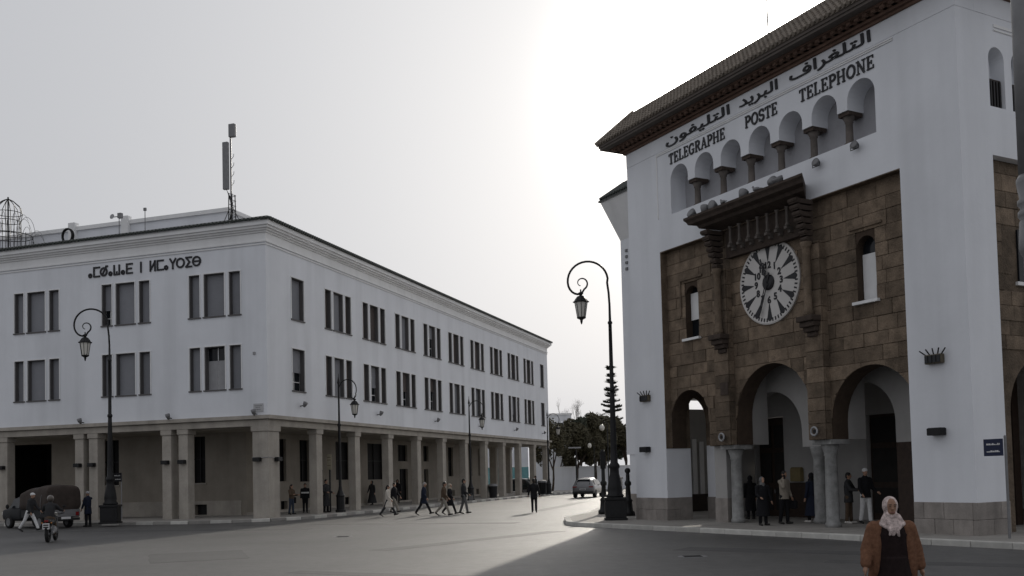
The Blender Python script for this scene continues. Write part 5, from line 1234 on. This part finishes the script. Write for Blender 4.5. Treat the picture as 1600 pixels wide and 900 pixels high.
for i in range(13):
    f = i/12; y = -2.5 + 2.95*f; top = 2.26 + .06*sin(f*7) - .38*max(0, f - .72)/.28 + rng.uniform(-.02, .02); w_ = .98 + rng.uniform(-.02, .02); r_ = []
    for x, z in ((-w_, .86), (-w_*1.03, 1.3), (-w_*.99, 1.85), (-w_*.93, top - .05), (-w_*.4, top), (0, top + .04), (w_*.4, top), (w_*.93, top - .05), (w_*.99, 1.85), (w_*1.03, 1.3), (w_, .86)): r_.append((x + rng.uniform(-.02, .02), y + rng.uniform(-.03, .03), z + rng.uniform(-.025, .025)))
    rs.append(r_)
tp = thing('tarpaulin_load', 'brown tarpaulin roped over a tall load on the pickup bed', 'load', t.location, t.rotation_euler[2])
tp.scale = (.92,)*3
lo = MB().rings(rs).build('tarpaulin', TARP, tp, True); q = lo.modifiers.new('s', 'SUBSURF'); q.levels = q.render_levels = 2
for y in (-1.9, -1.0): MB().tube([(-1.03, y, .8), (-1.05, y, 1.3), (-.99, y, 1.76), (-.8, y, 2.17), (0, y, 2.3), (.8, y, 2.17), (.99, y, 1.76), (1.05, y, 1.3), (1.03, y, .8)], .012, 5).build('rope', GREYM, tp)
# motorcycle and rider, seen from behind
mt = thing('motorcycle', 'dark motorcycle with white number plate seen from behind at left', 'motorcycle', (-17.5, 36.6, 0), R(14))
def mwheel(y, r, w_):
    o = MB().tube([(0, y + (r - w_)*cos(2*pi*j/28), r + (r - w_)*sin(2*pi*j/28)) for j in range(28)], w_, 10, closed=True).build('wheel', RUB, mt, True)
    f = MB().lathe([(.05, -.06), (.06, 0), (.05, .06)], n=10).xf(Matrix.Translation((0, y, r)) @ Matrix.Rotation(pi/2, 4, 'Y'))
    for j in range(8): f.tube([(0, y, r), (0, y + (r - w_)*cos(2*pi*j/8), r + (r - w_)*sin(2*pi*j/8))], .012, 5)
    f.build('rim', GREYM, o)
mwheel(-.62, .31, .065); mwheel(.66, .31, .055)
MB().cap((0, -.45, .72), (0, .12, .76), .12, .13, 12, 1.1).cap((0, -.8, .84), (0, -.45, .74), .06, .11, 10).build('seat', CHARP, mt, True)
MB().cap((0, .12, .82), (0, .42, .88), .13, .12, 12).build('fuel_tank', TP, mt, True)
MB().cap((0, .0, .42), (0, .25, .45), .17, .16, 10).tube([(0, -.35, .45), (0, .0, .6), (0, .5, .85)], .035, 6).build('engine', GREYM, mt)
MB().tube([(.09, .66, .31), (.09, .5, .95)], .025, 8).tube([(-.09, .66, .31), (-.09, .5, .95)], .025, 8).build('fork', GREYM, mt)
MB().tube([(-.38, .32, 1.06), (-.2, .45, 1.02), (.2, .45, 1.02), (.38, .32, 1.06)], .016, 8).build('handlebar', IRON, mt)
for s_ in (-1, 1):
    MB().tube([(s_*.27, .42, 1.03), (s_*.34, .45, 1.25)], .008, 5).ell((s_*.36, .45, 1.3), (.06, .02, .045)).build('mirror', IRON, mt)
    MB().tube([(s_*.1, -.62, .31), (s_*.1, -.05, .4)], .02, 6).build('swing_arm', GREYM, mt); MB().ell((s_*.16, -.8, .73), (.03, .03, .03)).build('indicator', mat('amber_lamp', (.4, .15, .02), .3, .05, 5, 0), mt)
MB().lathe([(.05, 0), (.065, .25), (.06, .5)], n=10).xf(Matrix.Translation((.17, -.75, .36)) @ Matrix.Rotation(R(-80), 4, 'X')).build('exhaust', GREYM, mt)
bev(box(-.07, .07, -.9, -.84, .76, .84).build('tail_lamp', REDL, mt), .01)
MB().tube([(0, -.4, .66), (0, -.72, .62), (0, -.95, .5)], .05, 6).build('mudguard', CHARP, mt); p_ = box(-.12, .12, -.945, -.93, .5, .72).build('number_plate', PLATE, mt)
for z in (.63, .55): box(-.09, .09, -.949, -.945, z, z + .05).build('plate_text', CHARP, p_)
bev(box(-.09, .09, .5, .62, .92, 1.08).build('headlight', BULB, mt), .03)
mr, J = person((-17.5, 36.6, 0), R(14), 'rider in dark grey jacket and round helmet sitting astride the motorcycle', h=1.76, legs=((8, 20), (62, 72)), arms=((42, 26, 22), (42, 26, 22)), lean=12, top=CHAR, top_hem=.84, trousers=BRN, hair='helmet', hairm=mat('helmet_shell', (.09, .075, .065), .35, .1, 5, 0, coat=.5), fix_z=-.04)
mr.location = V(mr.location) + V((-.04, -.06, 0))
